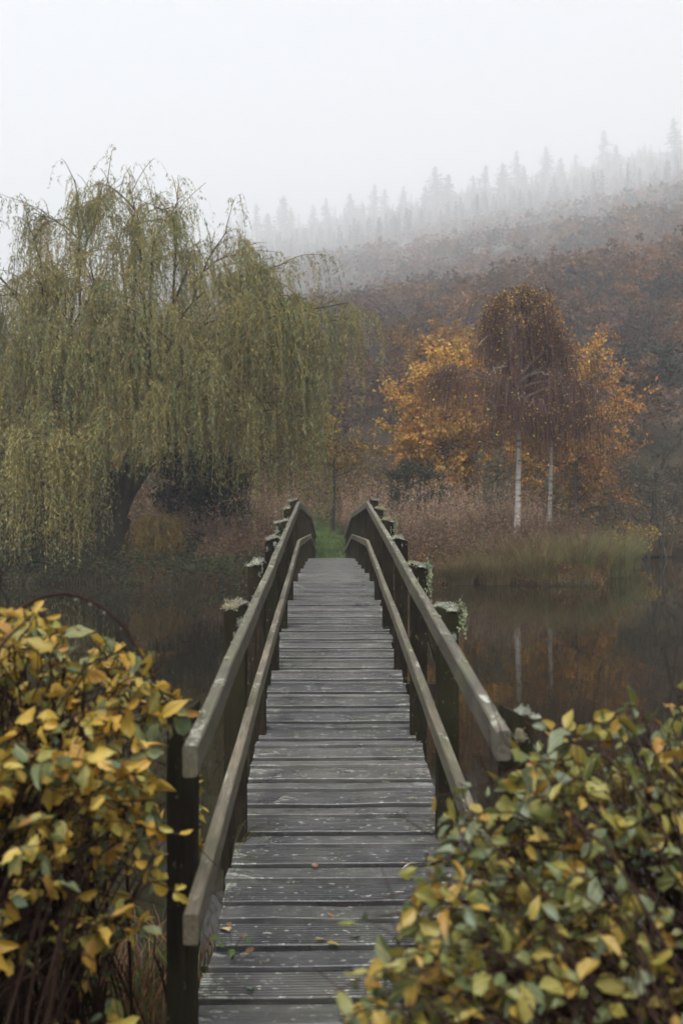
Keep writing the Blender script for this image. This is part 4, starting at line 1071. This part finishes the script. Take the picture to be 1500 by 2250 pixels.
PL_ = [(-260, 1330), (-100, 1290), (0, 1320), (60, 1335), (140, 1375), (230, 1410), (330, 1430), (375, 1520), (385, 1570), (345, 1640), (350, 1750), (350, 1900), (345, 2100), (330, 2200), (310, 2500), (-260, 2500)]
def dl(x, y):
    if x > 395 and y > 1640: return R.uniform(3.0, 3.2)
    return np.interp(x, [-260, 0, 250, 430], [2.0, 2.05, 2.25, 2.5]) + R.uniform(-.12, .55) * (1 if x < 300 else .3) + .35 * sm(1700, 1320, y)
def wl_(x, y):
    w = 1.0
    if x < 230 and 1470 < y < 1640: w = .18
    if y > 1880: w = .13 + .25 * (x > 250)
    return w
roots_l = np.array([[-1.05, 2.55, 0], [-1.35, 2.3, 0], [-.95, 2.9, 0], [-1.6, 2.6, 0], [-1.2, 2.05, 0]])
bush('sallow_bush', 'yellow-leaved bush crowding the left post at the near end of the bridge', PL_, dl, roots_l, 265, M_LEAF_L, M_LEAF_L2, wl_, .046,
     lambda r, x, y: float(np.clip(r * .95 + (.2 if y > 1850 else 0), 0, 1)), 2250, extra=[(398, 1835, 2.45), (385, 1960, 2.4), (440, 1725, 3.15), (450, 1790, 3.2), (435, 1850, 3.15), (455, 1760, 3.3), (300, 2050, 2.3), (340, 1445, 2.5), (345, 1500, 2.55), (390, 1560, 2.6)])
PR_ = [(720, 2250), (800, 2120), (860, 2030), (885, 1940), (935, 1830), (1000, 1750), (1060, 1700), (1120, 1650), (1200, 1600), (1290, 1570), (1380, 1560), (1440, 1515), (1500, 1495), (1750, 1430), (1750, 2500), (700, 2500)]
def dr(x, y): return np.interp(y, [1480, 1800, 2250, 2500], [2.55, 2.2, 1.75, 1.6]) + R.uniform(-.12, .45)
def wr(x, y):
    w = 1.0
    if x > 1180 and y > 1930: w = .30
    if y > 2200 and x > 900: w = .3
    return w
roots_r = np.array([[1.0, 2.3, 0], [1.25, 2.0, 0], [.95, 1.75, 0], [1.4, 2.5, 0], [.85, 1.45, 0]])
bush('sallow_bush', 'green and yellow bush spilling over the right side of the deck', PR_, dr, roots_r, 420, M_LEAF_R, M_LEAF_R2, wr, .044,
     lambda r, x, y: float(np.clip(r, 0, 1)), 2250, extra=[(720, 2190, 1.75), (790, 2025, 2.0), (820, 2130, 1.8), (945, 1800, 2.3), (1010, 1730, 2.4), (1050, 1725, 2.5)])
# the long cane that arches out of the yellow bush
cane = np.array([at(x, y, d) for (x, y, d) in [(-150, 1700, 2.3), (-60, 1450, 2.35), (30, 1345, 2.4), (90, 1308, 2.45), (160, 1301, 2.5), (230, 1332, 2.5), (285, 1390, 2.5), (320, 1460, 2.52), (352, 1520, 2.55), (385, 1575, 2.55)]])
rt = np.array([-1.55, 2.3, gz(-1.55, 2.3) - .03]); cane = np.concatenate([[rt, rt + [.05, 0, .5]], cane])
tt = np.linspace(0, 1, len(cane)); t2 = np.linspace(0, 1, 48); cane = np.stack([np.interp(t2, tt, cane[:, j]) for j in range(3)], 1)
for _ in range(6): cane[1:-1] = (cane[:-2] + 2 * cane[1:-1] + cane[2:]) / 4
gg = Geo(); gg.tubes(cane, np.linspace(.0075, .003, 48)[None], (.08, .04, .03), 7)
tag(link('bramble_cane', gg.mesh('bramble_cane', M_STEM, origin=rt, smooth=True), None, rt), 'long bare brown cane arching above the yellow bush', 'cane')

md, Nd, Ld, od = newmat('water_drop'); pd = nd(Nd, 'ShaderNodeBsdfPrincipled', i_Roughness=.02, i_IOR=1.33); pd.inputs['Transmission Weight'].default_value = 1.0; Ld.new(pd.outputs[0], od.inputs[0])
th = np.linspace(0, math.pi, 7); dp = Geo(); dp.tubes(np.stack([0 * th, 0 * th, -np.cos(th)], 1), np.maximum(np.sin(th), .02)[None], (1, 1, 1), 10)
DROP = dp.mesh('water_drop', md, smooth=True); cane_o = bpy.data.objects['bramble_cane']
for k in (26, 28, 30, 33):
    link('water_drop', DROP, cane_o, cane[k] - [0, 0, .0085], scale=(.0045, .0045, .0055))

# ------------------------------------------------------------------ fallen leaves and weeds on the deck
FL = [(685, 1902, .045, (.26, .13, .09), 'pinkish-brown fallen leaf in the middle of the deck'), (747, 1898, .035, (.30, .20, .12), 'narrow tan fallen leaf right of the pinkish one'),
      (505, 2053, .06, (.42, .33, .2), 'pale tan fallen leaf near the left edge of the deck'), (693, 2072, .045, (.24, .19, .06), 'curled yellow-brown fallen leaf on the near planks'),
      (718, 2080, .05, (.26, .2, .06), 'curled ochre fallen leaf touching another on the near planks'), (766, 2063, .05, (.02, .017, .015), 'black rotten fallen leaf on the near planks'),
      (550, 2190, .06, (.10, .17, .09), 'green lobed fallen leaf at the bottom of the deck'), (878, 1903, .075, (.42, .25, .14), 'straw-coloured strip of leaf beside the green bush'),
      (915, 1915, .07, (.5, .48, .42), 'whitish upturned leaf at the edge of the green bush'), (522, 1937, .03, (.07, .03, .025), 'dark shrivelled leaf near the left rail end'),
      (720, 2015, .04, (.2, .11, .07), 'small brown fallen leaf on the near planks'), (757, 1500, .03, (.1, .05, .03), 'tiny brown leaf far along the deck')]
for k, (px, py, S, c, lab) in enumerate(FL):
    # intersect the pixel ray with the deck
    d = 3.4
    for _ in range(40): d = (EYE[2] - deckz(d)) * F / (py - 1125)  * .5 + d * .5
    p = at(px, py, d); p[2] = deckz(p[1]) + .006
    v, q = SH[k]; gg = Geo(); v = v * [S, S * (.9 if k not in (1, 7) else .35), S * .6]; v[:, 2] -= v[:, 2].min(); gg.add(v, jitcol(c, len(v), .1), q)
    tag(link('fallen_leaf', gg.mesh('fallen_leaf', M_FOL, smooth=True), None, p, rot=(.1, 0, R.uniform(0, 6.28) if k not in (1, 7) else (2.2 if k == 1 else .1))), lab, 'leaf', 'fallen leaves on the deck')
def weed(px, py, d, n, S, lab):
    p = at(px, py, d); p[2] = deckz(p[1]) - .02; T = thing('weed', p, lab, 'weed')
    for k in range(n):
        a = k * 2.4; tip = p + np.array([math.cos(a) * .05, math.sin(a) * .03, .04 + .015 * k]) ; gg = Geo(); gg.tubes(bez(p, p + [0, 0, .05], tip, 5), .0016, (.05, .06, .02), 3)
        v, q = SH[(k * 3) % NSH]; A = unit([math.cos(a), math.sin(a), .2]); N_ = unit(np.array([0, 0, 1.]) - A * A[2]); B = np.cross(N_, A)
        gg.add((v @ np.stack([A, B, N_])) * S + tip, jitcol((.07, .11, .03) if k % 3 else (.2, .11, .06), len(v), .05), q)
        link('sprig', gg.mesh('sprig', M_FOL, origin=p, smooth=True), T, p)
weed(510, 2115, 3.55, 7, .045, 'small green weed growing through the left edge of the deck')
for k in range(10):
    y0 = R.uniform(3.7, 4.5); p = np.array([-.56, y0, deckz(y0) - .05]); L = R.uniform(.2, .45); e = p + [R.uniform(.08, .3), R.normal(0, .1), L * .5]
    if k == 0: gg = Geo()
    gg.tubes(bez(p, p * .6 + e * .4 + [0, 0, L * .5], e, 8), np.linspace(.0018, .0006, 8)[None], jitcol((.12, .12, .05), 1)[0], 3)
tag(link('grass_stalks', gg.mesh('grass_stalks', M_FOL)), 'thin grass stalks leaning over the left edge of the deck', 'grass', kind='stuff')

# ------------------------------------------------------------------ the mist
g_ = Geo(); x0, x1, y0, y1, z0, z1 = -1400, 1400, -150, 2300, -4, 900
v = [[x, y, z] for z in (z0, z1) for (x, y) in ((x0, y0), (x1, y0), (x1, y1), (x0, y1))]
g_.add(v, (1, 1, 1), [[3, 2, 1, 0], [4, 5, 6, 7], [0, 1, 5, 4], [1, 2, 6, 5], [2, 3, 7, 6], [3, 0, 4, 7]])
m = bpy.data.materials.new('mist'); m.use_nodes = True; m.node_tree.nodes.clear()
o_ = m.node_tree.nodes.new('ShaderNodeOutputMaterial'); pv = m.node_tree.nodes.new('ShaderNodeVolumePrincipled')
pv.inputs['Color'].default_value = (.95, .975, 1, 1); pv.inputs['Density'].default_value = HAZE_DENSITY; pv.inputs['Anisotropy'].default_value = 0.0
m.node_tree.links.new(pv.outputs[0], o_.inputs['Volume'])
tag(link('haze', g_.mesh('haze', m)), kind='stuff', label='pale mist hanging over the hillside and pond', cat='mist')
